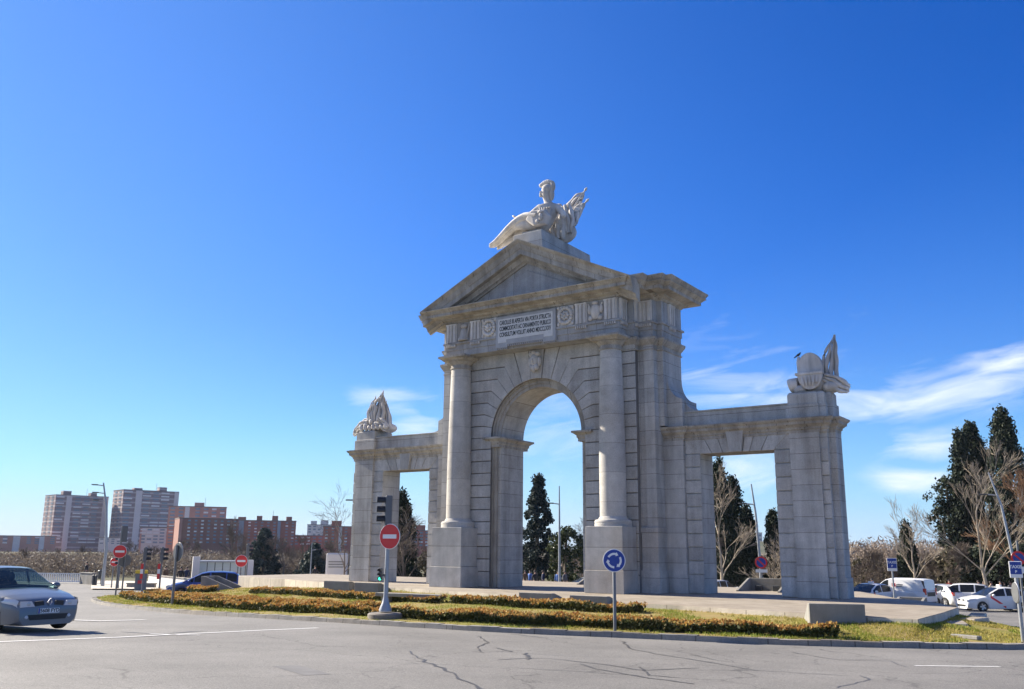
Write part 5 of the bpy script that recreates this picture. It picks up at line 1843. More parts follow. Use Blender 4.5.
# blue people carrier behind the island
hd = -HR*.97-HF*.22
b_ = spot(207, 60)
car('people_carrier', 'blue people carrier passing behind the island lawn', b_, yaw_of(hd), M['bluecar'], MPV)
GT = 'white cars parked at the taxi rank'
hd = -HR*.985-HF*.05
c1 = spot(995, 59); car('taxi', 'white saloon taxi with a red diagonal door stripe, frontmost at the rank', c1, yaw_of(hd), M['whitecar'], SEDAN, GT, taxi=True)
hd = -HR*.66+HF*.75
v1 = spot(897, 63)
vn = car('delivery_van', 'white delivery van with a small red logo on its side', v1, yaw_of(hd), M['whitecar'], VAN, GT)
mb = MB(); mb.box(-.30, -.06, .885, .892, 1.32, 1.54); lg = mb.build('red_logo', M['redband'], vn)
mb = MB(); mb.box(-.80, -.36, .886, .891, 1.42, 1.48); mb.build('grey_text_line', M['signback'], vn)
mb = MB(); mb.box(-.72, -.36, .886, .891, 1.33, 1.38); mb.build('grey_text_line', M['signback'], vn)
mb = MB(); mb.box(-VAN['L']/2-.02, -VAN['L']/2+.01, -.55, .55, .76, 1.02); mb.build('plate_panel', M['black'], vn)
hd = -HR*.80-HF*.58
c2 = spot(869, 62); car('taxi', 'white taxi with a red stripe, half hidden between the right pier and the van', c2, yaw_of(hd), M['whitecar'], SEDAN, GT, taxi=True)
hd = HF*.95-HR*.32
c3 = spot(938, 66); car('hatchback_car', 'white hatchback with a dark rear window just right of the van', c3, yaw_of(hd), M['whitecar'], HATCH, GT)
hd = -HR*.88+HF*.45
c4 = spot(956, 65); car('estate_car', 'white estate car with side windows between the hatchback and the front taxi', c4, yaw_of(hd), M['whitecar'], ESTATE, GT)
hd = -HR*.9-HF*.3
c5 = spot(1030, 61); car('taxi', 'white taxi cut by the right picture edge behind the sign pole', c5, yaw_of(hd), M['whitecar'], SEDAN, GT, taxi=True)
hd = -HR*.92-HF*.3
c6 = spot(586, 63); car('taxi', 'white taxi seen low through the main arch beside the right jamb', c6, yaw_of(hd), M['whitecar'], SEDAN, GT, taxi=True)
hd = HR*.6+HF*.75
c7 = spot(717, 60); car('estate_car', 'white estate car seen through the right gateway at its left jamb', c7, yaw_of(hd), M['whitecar'], ESTATE, GT)
hd = -HR*.8+HF*.4

# ================================================================== TREES
M['bark'] = plain('grey brown bark', (.16, .125, .095), .9, noise=.3, nscale=6)
M['palebark'] = plain('pale bare branches', (.35, .29, .21), .85, noise=.2, nscale=6)
M['cypress'] = leafmat('dark cypress foliage', (.010, .018, .010), (.022, .034, .018), (.045, .058, .028), trans=.05)
M['fir'] = leafmat('blue green conifer foliage', (.010, .022, .020), (.020, .038, .034), (.045, .065, .050), trans=.05)
M['spruce'] = leafmat('grey green spruce foliage', (.030, .050, .045), (.05, .075, .065), (.09, .12, .10), trans=.1)
M['magnolia'] = leafmat('glossy olive leaves', (.020, .032, .012), (.045, .062, .02), (.11, .125, .05), trans=.12, rough=.4)
M['brush'] = leafmat('dry brown twigs', (.13, .105, .082), (.19, .155, .122), (.27, .22, .17), trans=.2)
M['scrub'] = leafmat('dull green scrub', (.045, .043, .024), (.085, .075, .042), (.14, .115, .07), trans=.15)


class Sticks:
    """tapered branches collected as 4-sided tubes"""
    def __init__(s): s.mb = MB()

    def branch(s, p, d, L, r, depth, spread, up, rng, split=(3, 5), ratio=.66, seg=3, wob=.12, minr=.006):
        pts = [np.array(p)]; dd = np.array(d, float)
        for k in range(seg):
            dd = dd+rng.normal(0, wob, 3)+np.array([0, 0, up]); dd /= np.linalg.norm(dd)
            pts.append(pts[-1]+dd*L/seg)
        s.mb.tube(pts, [max(minr, r*(1-.55*k/seg)) for k in range(seg+1)], 5 if r > .04 else 3, cap=False)
        if depth <= 0: return
        nb = rng.integers(split[0], split[1]+1)
        for b in range(nb):
            f = .35+.65*(b+1)/nb
            i = min(seg-1, int(f*seg)); base = pts[i]*(1-(f*seg-i))+pts[i+1]*(f*seg-i) if i < seg else pts[-1]
            q = rng.uniform(0, 2*math.pi)
            a = np.array([math.cos(q), math.sin(q), 0]); a = a-dd*(a @ dd); a /= np.linalg.norm(a)+1e-6
            nd = dd*math.cos(spread)+a*math.sin(spread)*rng.uniform(.7, 1.2)
            s.branch(base, nd/np.linalg.norm(nd), L*ratio*rng.uniform(.75, 1.15), max(minr, r*.47), depth-1, spread, up, rng, split, ratio, seg, wob, minr)


def bare_tree(name, label, loc, H, trunk_h, rad, depth=4, spread=.62, mat=None, seed=1, group=None, up=.06, split=(3, 5), ratio=.66, minr=.008, lean=(0, 0)):
    rng = np.random.default_rng(seed)
    t = thing(name, label, 'tree', loc, 0, group)
    mat = mat or M['bark']
    mb = MB()
    top_ = np.array([lean[0], lean[1], trunk_h])
    mb.tube([(0, 0, -.4), (0, 0, .15), top_*.5, top_], [rad*1.5, rad*1.1, rad*.95, rad*.8], 10)
    mb.build('trunk', mat, t, smooth=60)
    st_ = Sticks()
    st_.branch(top_*.98, (lean[0]*.1, lean[1]*.1, 1), (H-trunk_h)*.55, rad*.75, depth, spread, up, rng, split, ratio, minr=minr)
    for k in range(4):
        q = 2*math.pi*k/4+rng.uniform(-.5, .5)
        st_.branch(top_*(.72+.07*k), (math.cos(q)*.75, math.sin(q)*.75, .8), (H-trunk_h)*.42, rad*.45, depth-1, spread, up, rng, split, ratio, minr=minr)
    st_.mb.build('crown', mat, t)
    return t


def clump_crown(n_cl, env, n_leaf, csz, lsz, rng, up=0.0, surf=.75):
    """leaf centres in clumps spread through the volume given by env(z in 0..1) -> radius"""
    out = []
    for k in range(n_cl):
        z = rng.uniform(.0, 1.0)
        r = env(z); q = rng.uniform(0, 2*math.pi)
        rr = r*(surf+(1-surf)*rng.uniform(0, 1)) if rng.uniform() < .8 else r*rng.uniform(0, 1)
        rr *= rng.uniform(.78, 1.12)
        c = np.array([rr*math.cos(q), rr*math.sin(q), z])
        s_ = csz*rng.uniform(.6, 1.3)
        P = rng.normal(0, 1, (n_leaf, 3)); P /= np.linalg.norm(P, axis=1)[:, None]
        P *= (rng.uniform(0, 1, n_leaf)**.45)[:, None]
        out.append((c, P*s_))
    return out


def conifer(name, label, loc, H, env, mat, seed, n_cl=160, n_leaf=60, csz=.35, lsz=(.06, .14), stretch=1.8, base=.03, trunk_r=.18, group=None, lean=0.0):
    rng = np.random.default_rng(seed)
    t = thing(name, label, 'tree', loc, 0, group)
    mb = MB(); mb.tube([(0, 0, -.5), (0, 0, H*.5), (lean*.8, 0, H*.93)], [trunk_r*1.3, trunk_r, trunk_r*.25], 8)
    mb.build('trunk', M['bark'], t, smooth=60)
    C = []
    for c, P in clump_crown(n_cl, env, n_leaf, csz, lsz, rng):
        z = (base+c[2]*(1-base))*H
        Q = P.copy(); Q[:, 2] *= stretch
        C.append(Q+np.array([c[0]+lean*(z/H)**2, c[1], z-csz*.5]))
    C = np.concatenate(C); C = C[(C[:, 2] > .02)]
    mesh_leaves('crown', C, lsz[0], lsz[1], mat, t, up=.5 if stretch > 1 else 0)
    return t


def env_cyp(R0):
    return lambda z: R0*(min(1, .55+z*2.2))*max(.03, (1-z**2.3))**.72


def env_cone(R0, p=1.0):
    return lambda z: R0*max(.03, (1-z))**p*(1 if z > .08 else .75)


def env_round(R0):
    return lambda z: R0*math.sqrt(max(.02, 1-(2*z-1.0)**2))**.9


def H_at(px, dep, py_top): return zat(px, py_top, dep)-spot(px, dep)[2]


# through the main arch
conifer('conifer_tree', 'tall dark conifer framed by the left half of the main arch', spot(537, 84), H_at(538, 84, 475), lambda z: 2.5*max(.05, 1-z)**.7*(.85+.25*math.sin(z*34))*(.9 if z > .2 else .62), M['fir'], 3, 270, 70, .42, (.07, .16), .9, base=.12, lean=.15)
conifer('magnolia_tree', 'small glossy leaved tree beside the lamp post in the main arch', spot(566, 79), H_at(566, 79, 527), env_round(1.75), M['magnolia'], 5, 90, 60, .42, (.09, .17), 1.0, base=.10)
for px, dep, top_, sd, lb in [(581, 88, 527, 21, 'brown bare shrub tree against the right jamb of the main arch'), (528, 92, 545, 22, 'brown bare small tree low behind the conifer in the main arch')]:
    bare_tree('bare_tree', lb, spot(px, dep), H_at(px, dep, top_), .8, .12, 5, .7, M['bark'], sd, split=(4, 5), minr=.008)
# right gateway
conifer('cypress_tree', 'tallest pointed cypress at the left side of the right gateway opening', spot(723, 66), H_at(721, 66, 461), env_cyp(1.25), M['cypress'], 7, 230, 60, .36, (.06, .13), 2.0)
conifer('cypress_tree', 'second cypress just right of the tallest one in the right gateway', spot(737, 67.5), H_at(737, 67.5, 480), env_cyp(1.1), M['cypress'], 8, 200, 60, .34, (.06, .13), 2.0)
conifer('cypress_tree', 'lower broad cypress at the right of the gateway pair, before the lamp post', spot(749, 69), H_at(748, 69, 507), env_cyp(.95), M['cypress'], 9, 150, 60, .33, (.06, .13), 2.0)
conifer('cypress_tree', 'slender cypress at the right jamb of the right gateway', spot(776, 68), H_at(773, 68, 510), env_cyp(.85), M['cypress'], 10, 170, 60, .3, (.06, .13), 2.0)
bare_tree('bare_tree', 'pale bare tree in front of the tall cypress in the right gateway', spot(722, 60), H_at(718, 60, 492), 2.2, .11, 5, .35, M['palebark'], 31, split=(3, 4), minr=.008)
bare_tree('bare_tree', 'low pale bare shrub in front of the slender gateway cypress', spot(772, 62), H_at(772, 62, 545), .5, .08, 4, .6, M['palebark'], 32, split=(4, 5), minr=.008)
# right of the arch
conifer('cypress_tree', 'big twin topped cypress behind the bare tree on the right', spot(986, 76), H_at(986, 76, 424), lambda z: 2.1*(1 if z < .35 else max(.05, 1-((z-.35)/.65)**1.5))**.8, M['cypress'], 11, 300, 70, .5, (.08, .17), 1.7)
conifer('cypress_tree', 'cypress with the second pointed top left of the big one', spot(973, 75), H_at(973, 75, 432), env_cyp(1.3), M['cypress'], 12, 200, 65, .42, (.08, .16), 1.9)
conifer('cypress_tree', 'ragged side cypress leaning out left of the twin topped one', spot(955, 76), H_at(955, 76, 476), lambda z: 1.7*max(.05, math.sin(math.pi*min(1, z*.98+.02)))**.5*(.8+.4*math.sin(z*17)), M['cypress'], 13, 90, 60, .5, (.08, .16), 1.0, base=.35)
conifer('cypress_tree', 'dark cypress at the right picture edge behind the lamp post', spot(1020, 72), H_at(1018, 72, 410), env_cyp(2.0), M['cypress'], 14, 300, 70, .5, (.08, .17), 1.8)
conifer('evergreen_shrub', 'dark rounded evergreen mass under the big cypresses by the taxis', spot(1002, 70), H_at(1002, 70, 540), env_round(3.0), M['cypress'], 15, 150, 70, .6, (.08, .17), 1.0)
conifer('evergreen_shrub', 'dark evergreen bush right behind the white estate car', spot(965, 73), H_at(965, 73, 548), env_round(2.4), M['scrub'], 16, 130, 70, .55, (.08, .17), 1.0)
bare_tree('bare_tree', 'large pale bare tree standing before the big dark cypresses', spot(989, 64), H_at(985, 64, 468), 2.8, .12, 5, .33, M['palebark'], 33, split=(3, 4), minr=.007, lean=(-.35, -.1))
bare_tree('bare_tree', 'bare tree with rusty twigs at the right picture edge', spot(1030, 66), H_at(1030, 66, 492), 2.5, .11, 5, .42, plain('rusty twigs', (.26, .15, .08), .9), 34, split=(4, 5), minr=.007)
bare_tree('bare_tree', 'thin pale bare tree beside the narrow cypress behind the van', spot(915, 66), H_at(915, 66, 513), 2.4, .08, 4, .38, M['palebark'], 35, split=(3, 5), minr=.007)
conifer('cypress_tree', 'narrow cypress behind the thin bare tree and the van', spot(910, 72), H_at(910, 72, 523), env_cyp(.7), M['cypress'], 17, 120, 60, .3, (.07, .14), 1.9)
for k, (px, dep, top_, r0) in enumerate([(868, 80, 560, 2.2), (893, 78, 564, 1.8), (930, 79, 565, 2.0), (948, 82, 561, 2.2)]):
    conifer('evergreen_shrub', ['broad dark bush just right of the right pier', 'low dark bush behind the taxi sign', 'dark bush behind the white van roof end', 'dark bush left of the big cypress foot'][k], spot(px, dep), H_at(px, dep, top_), env_round(r0), M['scrub'], 40+k, 90, 60, .5, (.08, .17), 1.0)
for k, (px, dep, top_) in enumerate([(862, 74, 558), (882, 76, 561), (936, 75, 556), (953, 71, 548)]):
    bare_tree('bare_tree', ['brown bare shrub beside the right pier edge', 'brown bare shrub left of the far taxi sign', 'brown bare shrub between the narrow cypress and the big ones', 'brown bare sapling under the ragged leaning cypress'][k], spot(px, dep), H_at(px, dep, top_), .6, .09, 5, .55, M['bark'], 90+k, split=(4, 5), minr=.009)
# left gateway
conifer('cypress_tree', 'dark ragged cypress filling the left side of the left gateway', spot(399, 64), H_at(403, 64, 494), env_cyp(1.25), M['cypress'], 18, 230, 60, .36, (.06, .13), 1.8)
bare_tree('bare_tree', 'brown bare branches in front of the left gateway cypress', spot(404, 61), H_at(404, 61, 512), 1.2, .10, 4, .7, M['bark'], 36, split=(4, 5), minr=.008)
conifer('evergreen_shrub', 'green bush low in the left gateway beside the column pedestal', spot(427, 76), H_at(427, 76, 552), env_round(1.1), M['scrub'], 19, 60, 60, .35, (.08, .15), 1.0)
# left background
conifer('spruce_tree', 'grey green spruce in front of the long brick block', spot(262, 112), H_at(262, 112, 528), env_cone(2.6, .8), M['spruce'], 23, 170, 60, .5, (.09, .2), .8)
conifer('spruce_tree', 'smaller olive spruce left of the white kiosk', spot(313, 105), H_at(313, 105, 543), env_cone(2.2, .8), M['spruce'], 24, 130, 60, .45, (.09, .2), .8)
for k, (px, dep, top_, lb) in enumerate([(232, 108, 529, 'tall bare tree left of the spruce'), (246, 125, 537, 'bare tree behind the pavilion'), (283, 110, 533, 'bare tree right of the spruce'), (296, 112, 538, 'bare tree between the two spruces'),
                                        (331, 100, 540, 'bare tree above the white kiosk'), (344, 72, 496, 'thin high bare tree beside the left pier'), (196, 120, 545, 'bare tree behind the blue car'), (178, 126, 541, 'bare tree left of the pavilion'),
                                        (78, 130, 548, 'bare tree in front of the left tower'), (55, 118, 552, 'low bare tree at the far left rail'), (22, 120, 550, 'bare tree above the silver car roof'), (128, 125, 545, 'bare tree right of the left no-entry signs'), (152, 118, 547, 'bare tree behind the pair of signals')]):
    thin = px == 344
    bare_tree('bare_tree', lb, spot(px, dep), H_at(px, dep, top_), H_at(px, dep, top_)*.28, .07 if thin else .12, 4, .55, M['bark'], 60+k, split=(3, 4) if thin else (4, 5), minr=.007 if thin else .012)


# brush and far woods that read as masses
def brush_mass(name, label, spans, mat, n, lsz, seed):
    rng = np.random.default_rng(seed)
    C = []
    for (pa, pb, da, db, ta, tb, wgt) in spans:
        m_ = int(n*wgt)
        u = rng.uniform(0, 1, m_); dd = da+(db-da)*rng.uniform(0, 1, m_)
        px = pa+(pb-pa)*u
        top_ = ta+(tb-ta)*u
        hn = .74+.14*np.sin(u*37+dd*.21)+.10*np.sin(u*91+dd*.6)+.06*rng.normal(0, 1, m_)
        for a, d_, t_, h_ in zip(px, dd, top_, hn):
            q = spot(a, d_); Hh = (zat(a, t_, da)-q[2])*max(.15, h_)
            z = Hh*rng.uniform(0, 1)**.75
            C.append((q[0], q[1], q[2]+z))
    C = np.array(C)
    o = mesh_leaves(name, C, lsz[0], lsz[1], mat, None, up=.25, asp=.22)
    tag(o, label, 'undergrowth', kind='stuff')


brush_mass('scrub_thicket', 'brown winter thicket along the road behind the left cars and signs', [(-220, 235, 108, 150, 550, 551, 1.2), (228, 352, 122, 150, 551, 551, .5)], M['brush'], 60000, (.10, .34), 71)
M['wood'] = leafmat('tan bare wood', (.17, .13, .10), (.25, .195, .15), (.33, .265, .205), trans=.2)
brush_mass('distant_wood', 'brown leafless wood far behind the taxi rank', [(835, 1060, 115, 190, 535, 537, 1.1), (1060, 1330, 115, 190, 537, 538, .5), (500, 860, 135, 180, 556, 552, .7)], M['wood'], 60000, (.14, .45), 72)

# ================================================================== FAR BUILDINGS
def banded(name, c0, c1, floor=3.0):
    """cladding with a paler slab edge at every storey"""
    mt, n, l, b = newmat(name)
    b.inputs['Roughness'].default_value = .85
    tc = n.new('ShaderNodeTexCoord'); sp = n.new('ShaderNodeSeparateXYZ'); l.new(tc.outputs['Object'], sp.inputs[0])
    q = n.new('ShaderNodeMath'); q.operation = 'MODULO'; l.new(sp.outputs[2], q.inputs[0]); q.inputs[1].default_value = floor
    k = n.new('ShaderNodeMath'); k.operation = 'LESS_THAN'; l.new(q.outputs[0], k.inputs[0]); k.inputs[1].default_value = floor*.3
    mx = n.new('ShaderNodeMix'); mx.data_type = 'RGBA'; l.new(k.outputs[0], mx.inputs['Factor'])
    mx.inputs['A'].default_value = (*c0, 1); mx.inputs['B'].default_value = (*c1, 1)
    l.new(mx.outputs['Result'], b.inputs['Base Color'])
    return mt


M['brick_red'] = plain('red brick', (.40, .125, .088), .85, noise=.15, nscale=.3)
M['brick_dark'] = plain('dark brown brick', (.29, .125, .09), .85, noise=.15, nscale=.3)
M['brick_pink'] = plain('pink rendered brick', (.50, .25, .19), .85, noise=.1, nscale=.3)
M['tower_wall'] = banded('violet grey cladding', (.27, .195, .19), (.50, .43, .41))
M['pale_wall'] = plain('pale pink render', (.70, .62, .56), .8, noise=.08, nscale=.2)
M['white_wall'] = plain('white render', (.66, .63, .59), .8, noise=.08, nscale=.2)
M['pane'] = plain('window pane', (.20, .25, .30), .15, spec=.7)
M['awning'] = plain('white awnings and blinds', (.78, .76, .72), .7)
M['roofing'] = plain('flat roof felt', (.16, .14, .13), .9)


def block(name, label, px0, px1, dep, py_top, wall, floors, cols, yaw=0.0, depth=14, strips=(), win=None, wfrac=.55, hfrac=.5, group=None, roof_boxes=0, sidewall=None, seed=0, balcony=0, base_z=None):
    """apartment block between two picture columns at a depth; local x along the facade, -y to the viewer"""
    rng = random.Random(seed)
    c = spot((px0+px1)/2, dep)
    z0 = -3.0 if base_z is None else base_z
    W = abs(px1-px0)/F_PX*dep/max(.3, math.cos(yaw))
    zt = zat((px0+px1)/2, py_top, dep)
    H = zt-z0
    t = thing(name, label, 'building', (c[0], c[1], z0), face_cam(c[0], c[1], yaw), group)
    mb = MB(); mb.box(-W/2, W/2, 0, depth, 0, H); mb.build('wall', wall, t)
    mb = MB(); mb.box(-W/2-.15, W/2+.15, -.15, depth+.15, H, H+.35); rf = mb.build('roof', M['roofing'], t)
    for k in range(roof_boxes):
        x = -W/2+W*(k+.5)/roof_boxes+rng.uniform(-1, 1); w_ = rng.uniform(1.2, 2.6)
        mb = MB(); mb.box(x-w_, x+w_, 2, 6, H+.352, H+rng.uniform(1.5, 3.2)); mb.build('roof_hut', wall, rf)
    if roof_boxes:
        mb = MB(); mb.tube([(W*.12, 4, H+.3), (W*.12, 4, H+5)], .08, 5); mb.build('antenna', M['darkmetal'], rf)
    for (x0, x1, mt) in strips:
        mb = MB(); mb.box(-W/2+x0*W, -W/2+x1*W, -.45, -.002, 0, H-.05); mb.build('facade_strip', mt, t)
    fh = 3.0 if floors is None else H/floors
    nf = int(H/fh)
    cw = W/cols
    wmesh = {}
    rows = [r for r in range(nf) if (H-(r+.5)*fh) > 5.5]
    cnt = 0
    for r in rows:
        for k in range(cols):
            fx = (k+.5)/cols
            if any(a-.02 < fx < b+.02 for a, b, _ in strips): continue
            if cnt >= 98: break
            cnt += 1
            kind = rng.choice(['g', 'g', 'a']) if balcony else rng.choice(['g', 'g', 'g', 'a'])
            if kind not in wmesh:
                m_ = MB()
                ww, hh = cw*wfrac, fh*hfrac
                m_.box(-ww/2, ww/2, -.16, -.003, -hh/2, hh/2)
                if balcony and kind == 'a': m_ = MB().box(-cw*.44, cw*.44, -.5, -.003, -hh/2, hh/2)
                wmesh[kind] = m_.build('window', M['pane'] if kind == 'g' else M['awning'], t).data
                o = bpy.data.objects[-1] if False else None
                ob = [x for x in t.children if x.data == wmesh[kind]][0]
            else:
                ob = bpy.data.objects.new('window', wmesh[kind]); COL.objects.link(ob); ob.parent = t
            ob.location = (-W/2+cw*(k+.5), 0, H-(r+.55)*fh)
    # windows of the flank that shows
    if yaw > .2 and 'g' in wmesh:
        for r in rows:
            for k in range(2):
                if cnt >= 98: break
                cnt += 1
                ob = bpy.data.objects.new('window', wmesh['g']); COL.objects.link(ob); ob.parent = t
                ob.location = (-W/2-.01, depth*(.28+.42*k), H-(r+.55)*fh); ob.rotation_euler = (0, 0, R(-90))
    return t


TW = 'apartment towers on the left skyline'
block('apartment_tower', 'left apartment tower with pale vertical strips, standing alone on the skyline', 50, 97, 560, 496, M['tower_wall'], 18, 6, R(20), 18, [(.20, .30, M['pale_wall']), (.90, 1.0, M['pale_wall'])], wfrac=.62, hfrac=.42, group=TW, roof_boxes=2, seed=1, balcony=1)
block('apartment_tower', 'right apartment tower with a wide rooftop hut and pale strips', 118, 169, 570, 491, M['tower_wall'], 19, 6, R(20), 18, [(.22, .33, M['pale_wall']), (.92, 1.0, M['pale_wall'])], wfrac=.62, hfrac=.42, group=TW, roof_boxes=2, seed=2, balcony=1)
BL = 'brick apartment blocks behind the trees on the left'
block('apartment_block', 'long low pink and white block at the far left edge', -30, 46, 520, 536, M['brick_pink'], 9, 11, 0, 14, [(.50, .58, M['white_wall']), (.80, .86, M['white_wall'])], hfrac=.6, group=BL, seed=3)
block('apartment_block', 'pale block low between the two towers', 96, 116, 500, 538, M['white_wall'], 8, 4, 0, 14, [], group=BL, seed=4)
block('apartment_block', 'orange and white balconied block low below the right tower', 137, 166, 430, 528, M['pale_wall'], 9, 5, 0, 14, [(.0, .06, M['brick_pink'])], wfrac=.7, hfrac=.5, group=BL, seed=5, balcony=1)
block('apartment_block', 'pink block with a pale bay rising behind the dark brick block', 165, 219, 470, 507, M['brick_pink'], 14, 7, 0, 16, [(.28, .36, M['white_wall'])], group=BL, roof_boxes=1, seed=6)
block('apartment_block', 'sunlit salmon end wall left of the dark brick block', 163, 178, 400, 527, M['brick_pink'], 10, 2, 0, 12, [], group=BL, seed=7)
block('apartment_block', 'large dark brick block with white window bays', 177, 232, 380, 519, M['brick_dark'], 11, 9, R(8), 16, [(.0, .05, M['brick_pink'])], wfrac=.4, hfrac=.4, group=BL, seed=8)
block('apartment_block', 'long grey brown block with chimneys on its roof', 232, 291, 420, 521, M['brick_dark'], 12, 10, 0, 16, [(.08, .16, M['pane']), (.70, .75, M['pane'])], wfrac=.4, hfrac=.4, group=BL, roof_boxes=4, seed=9)
block('apartment_block', 'small cream block far behind the bare trees', 305, 328, 560, 525, M['white_wall'], 11, 5, 0, 14, [], group=BL, roof_boxes=2, seed=10)
block('apartment_block', 'low brick red block with pale windows behind the second spruce', 292, 326, 430, 536, M['brick_red'], 7, 6, 0, 14, [], group=BL, seed=11)
block('apartment_block', 'red brick block beside the left pier', 322, 372, 400, 527, M['brick_red'], 10, 8, 0, 14, [(.3, .36, M['white_wall'])], wfrac=.4, hfrac=.4, group=BL, roof_boxes=2, seed=12)
block('apartment_block', 'red brick block seen through the left gateway', 406, 434, 420, 531, M['brick_red'], 9, 5, 0, 14, [], group=BL, roof_boxes=1, seed=13)
block('apartment_block', 'pale hillside block tiny in the right gateway', 752, 764, 620, 533, M['white_wall'], 6, 3, 0, 12, [], seed=14)
# wooded rise in the right gateway and behind the wood
mb = MB(); pts = []
for i in range(41):
    for j in range(3):
        d_ = 420+120*j; px = 480+i*17
        q = CAM+HF*d_+HR*((px-512)/F_PX*d_)
        pts.append((q[0], q[1], -3+(11 if j == 1 else (9 if j == 2 else 0))*(.85+.15*math.sin(i*.9)+.1*math.sin(i*2.3))*math.exp(-((px-757)/150)**2)))
mb.grid(pts, 41, 3)
M['hill'] = groundmat('wooded hill', [(.10, .10, .06), (.14, .12, .08), (.06, .075, .04)], [0, .03, .09])
structure(mb.build('hills', M['hill'], smooth=60))

# ================================================================== LEFT BACKGROUND FURNITURE
# pale paving beyond the island and along the far road side
mb = MB()
for (pa, pb, da, db) in [(205, 360, 64, 92), (92, 160, 72, 92)]:
    P = []
    for i in range(9):
        for j in range(9):
            q = spot(pa+(pb-pa)*i/8, da+(db-da)*j/8); P.append((q[0], q[1], q[2]+.10))
    mb.grid(P, 9, 9)
structure(mb.build('pavement', M['paving']))
# glass pavilion of the station entrance
q = spot(222, 78)
t = thing('glass_pavilion', 'low glazed pavilion with white end pillars behind the blue car', 'pavilion', q, face_cam(q[0], q[1], R(5)))
Wp = 50/F_PX*78; Hp = zat(222, 561, 78)-q[2]
M['clearglass'] = plain('pale pavilion glass', (.42, .50, .50), .12, spec=.6)
for s_ in (-1, 1):
    x = s_*Wp/2
    mb = MB(); mb.box(x-.28, x+.28, -.3, .3, 0, Hp+(.35 if s_ < 0 else .1)); mb.build('pillar', M['white_wall'], t, bevel=.02)
for k in range(6):
    x0 = -Wp/2+.3+(Wp-.6)*k/6; x1 = x0+(Wp-.6)/6-.06
    mb = MB(); mb.box(x0, x1, -.02, .02, .35, Hp-.12); mb.build('glass_panel', M['clearglass'], t)
    mb = MB(); mb.box(x1+.005, x1+.055, -.05, .05, 0, Hp-.12); mb.build('mullion', M['darkmetal'], t)
mb = MB(); mb.box(-Wp/2+.3, Wp/2-.3, -.25, 3.0, Hp-.115, Hp+.02); mb.build('roof', M['polelight'], t)
mb = MB(); mb.box(-Wp/2+.3, Wp/2-.3, .2, .3, 0, .34); mb.build('base_wall', M['concrete'], t)
mb = MB(); mb.box(Wp*.12, Wp*.44, -.10, -.06, .62, .92); mb.build('blue_band', plain('blue band', (.03, .22, .60), .4), t)
# white round kiosk
q = spot(336, 74)
t = thing('kiosk', 'white boxy kiosk with grey relief bands beside the left pier', 'kiosk', q, face_cam(q[0], q[1]))
Hk = zat(336, 553, 74)-q[2]; rk = .85
mb = MB(); mb.box(-rk, rk, -.45, .45, 0, Hk); mb.build('cabinet', M['white_wall'], t, bevel=.10)
for k in range(3):
    mb = MB(); mb.box(-rk*.75, rk*.75, -.475, -.452, Hk*.62+k*.2, Hk*.62+.08+k*.2); mb.build('relief_band', M['concrete'], t)
for x in (.95, 1.25):
    mb = MB(); mb.box(x, x+.16, -.2, .1, 0, Hk*.97); mb.build('side_panel', M['pole'], t)
# low walls, kerb bench, rail
def low_wall(name, label, pxa, pxb, da, db, h, th, mat):
    a, b = spot(pxa, da), spot(pxb, db)
    L = math.hypot(*(b-a)[:2])
    t = thing(name, label, 'wall', a, math.atan2(b[1]-a[1], b[0]-a[0]))
    mb = MB(); mb.box(0, L, -th/2, th/2, -.3, h); mb.build('wall_body', mat, t, bevel=.02)
    mb = MB(); mb.box(-.04, L+.04, -th/2-.05, th/2+.05, h+.002, h+.08); mb.build('coping', M['concrete'], t, bevel=.01)
    return t


low_wall('low_wall', 'pale ramp wall beside the walkers left of the pavilion', 150, 196, 80, 70, .95, .3, M['white_wall'])
low_wall('low_wall', 'long low grey wall behind the kiosk', 262, 350, 96, 92, .40, .3, M['concrete'])
low_wall('low_wall', 'low grey wall seen through the left gateway', 398, 432, 78, 78, .42, .3, M['concrete'])
low_wall('low_wall', 'low concrete block wall by the yellow ticket machine', 128, 156, 76, 76, .35, .4, M['concrete'])
low_wall('low_wall', 'grey block wall at the end of the white rail', 82, 94, 86, 84, .95, .4, M['concrete'])
low_wall('low_wall', 'long low grey road barrier seen through the right gateway', 715, 790, 64, 64, .42, .25, M['concrete'])
low_wall('low_wall', 'thin grey wall beyond the main arch', 505, 580, 72, 72, .35, .25, M['concrete'])
a, b = spot(-20, 88), spot(83, 86)
L = math.hypot(*(b-a)[:2])
t = thing('white_railing', 'white slatted railing at the far left road side', 'railing', a, math.atan2(b[1]-a[1], b[0]-a[0]))
for z in (.15, .85):
    mb = MB(); mb.box(0, L, -.03, .03, z, z+.07); mb.build('rail', M['white'], t)
n_ = 48
for k in range(n_):
    mb = MB() if k == 0 else None
    if k == 0:
        mb.box(-.05, .05, -.02, .02, .221, .849); sl_ = mb.build('slat', M['white'], t, loc=(.2, 0, 0))
    else:
        c_ = sl_.copy(); COL.objects.link(c_); c_.location = (.2+(L-.4)*k/(n_-1), 0, 0)
q = spot(141, 72)
t = thing('ticket_machine', 'grey parking machine with a yellow top beside the signals', 'machine', q, face_cam(q[0], q[1]))
mb = MB(); mb.box(-.42, .42, -.25, .25, 0, 1.25); mb.build('cabinet', M['pole'], t, bevel=.03)
mb = MB(); mb.box(-.45, .45, -.28, .28, 1.252, 1.5); mb.build('yellow_top', M['yellow'], t, bevel=.02)
mb = MB(); mb.box(-.22, .22, -.27, -.252, .5, .75); mb.build('red_panel', M['red'], t)
q = spot(101, 82)
t = thing('litter_bin', 'dark litter bin on a post by the road at the far left', 'bin', q)
mb = MB(); mb.lathe([(.05, 0), (.05, .55)], n=8); mb.build('post', M['darkmetal'], t)
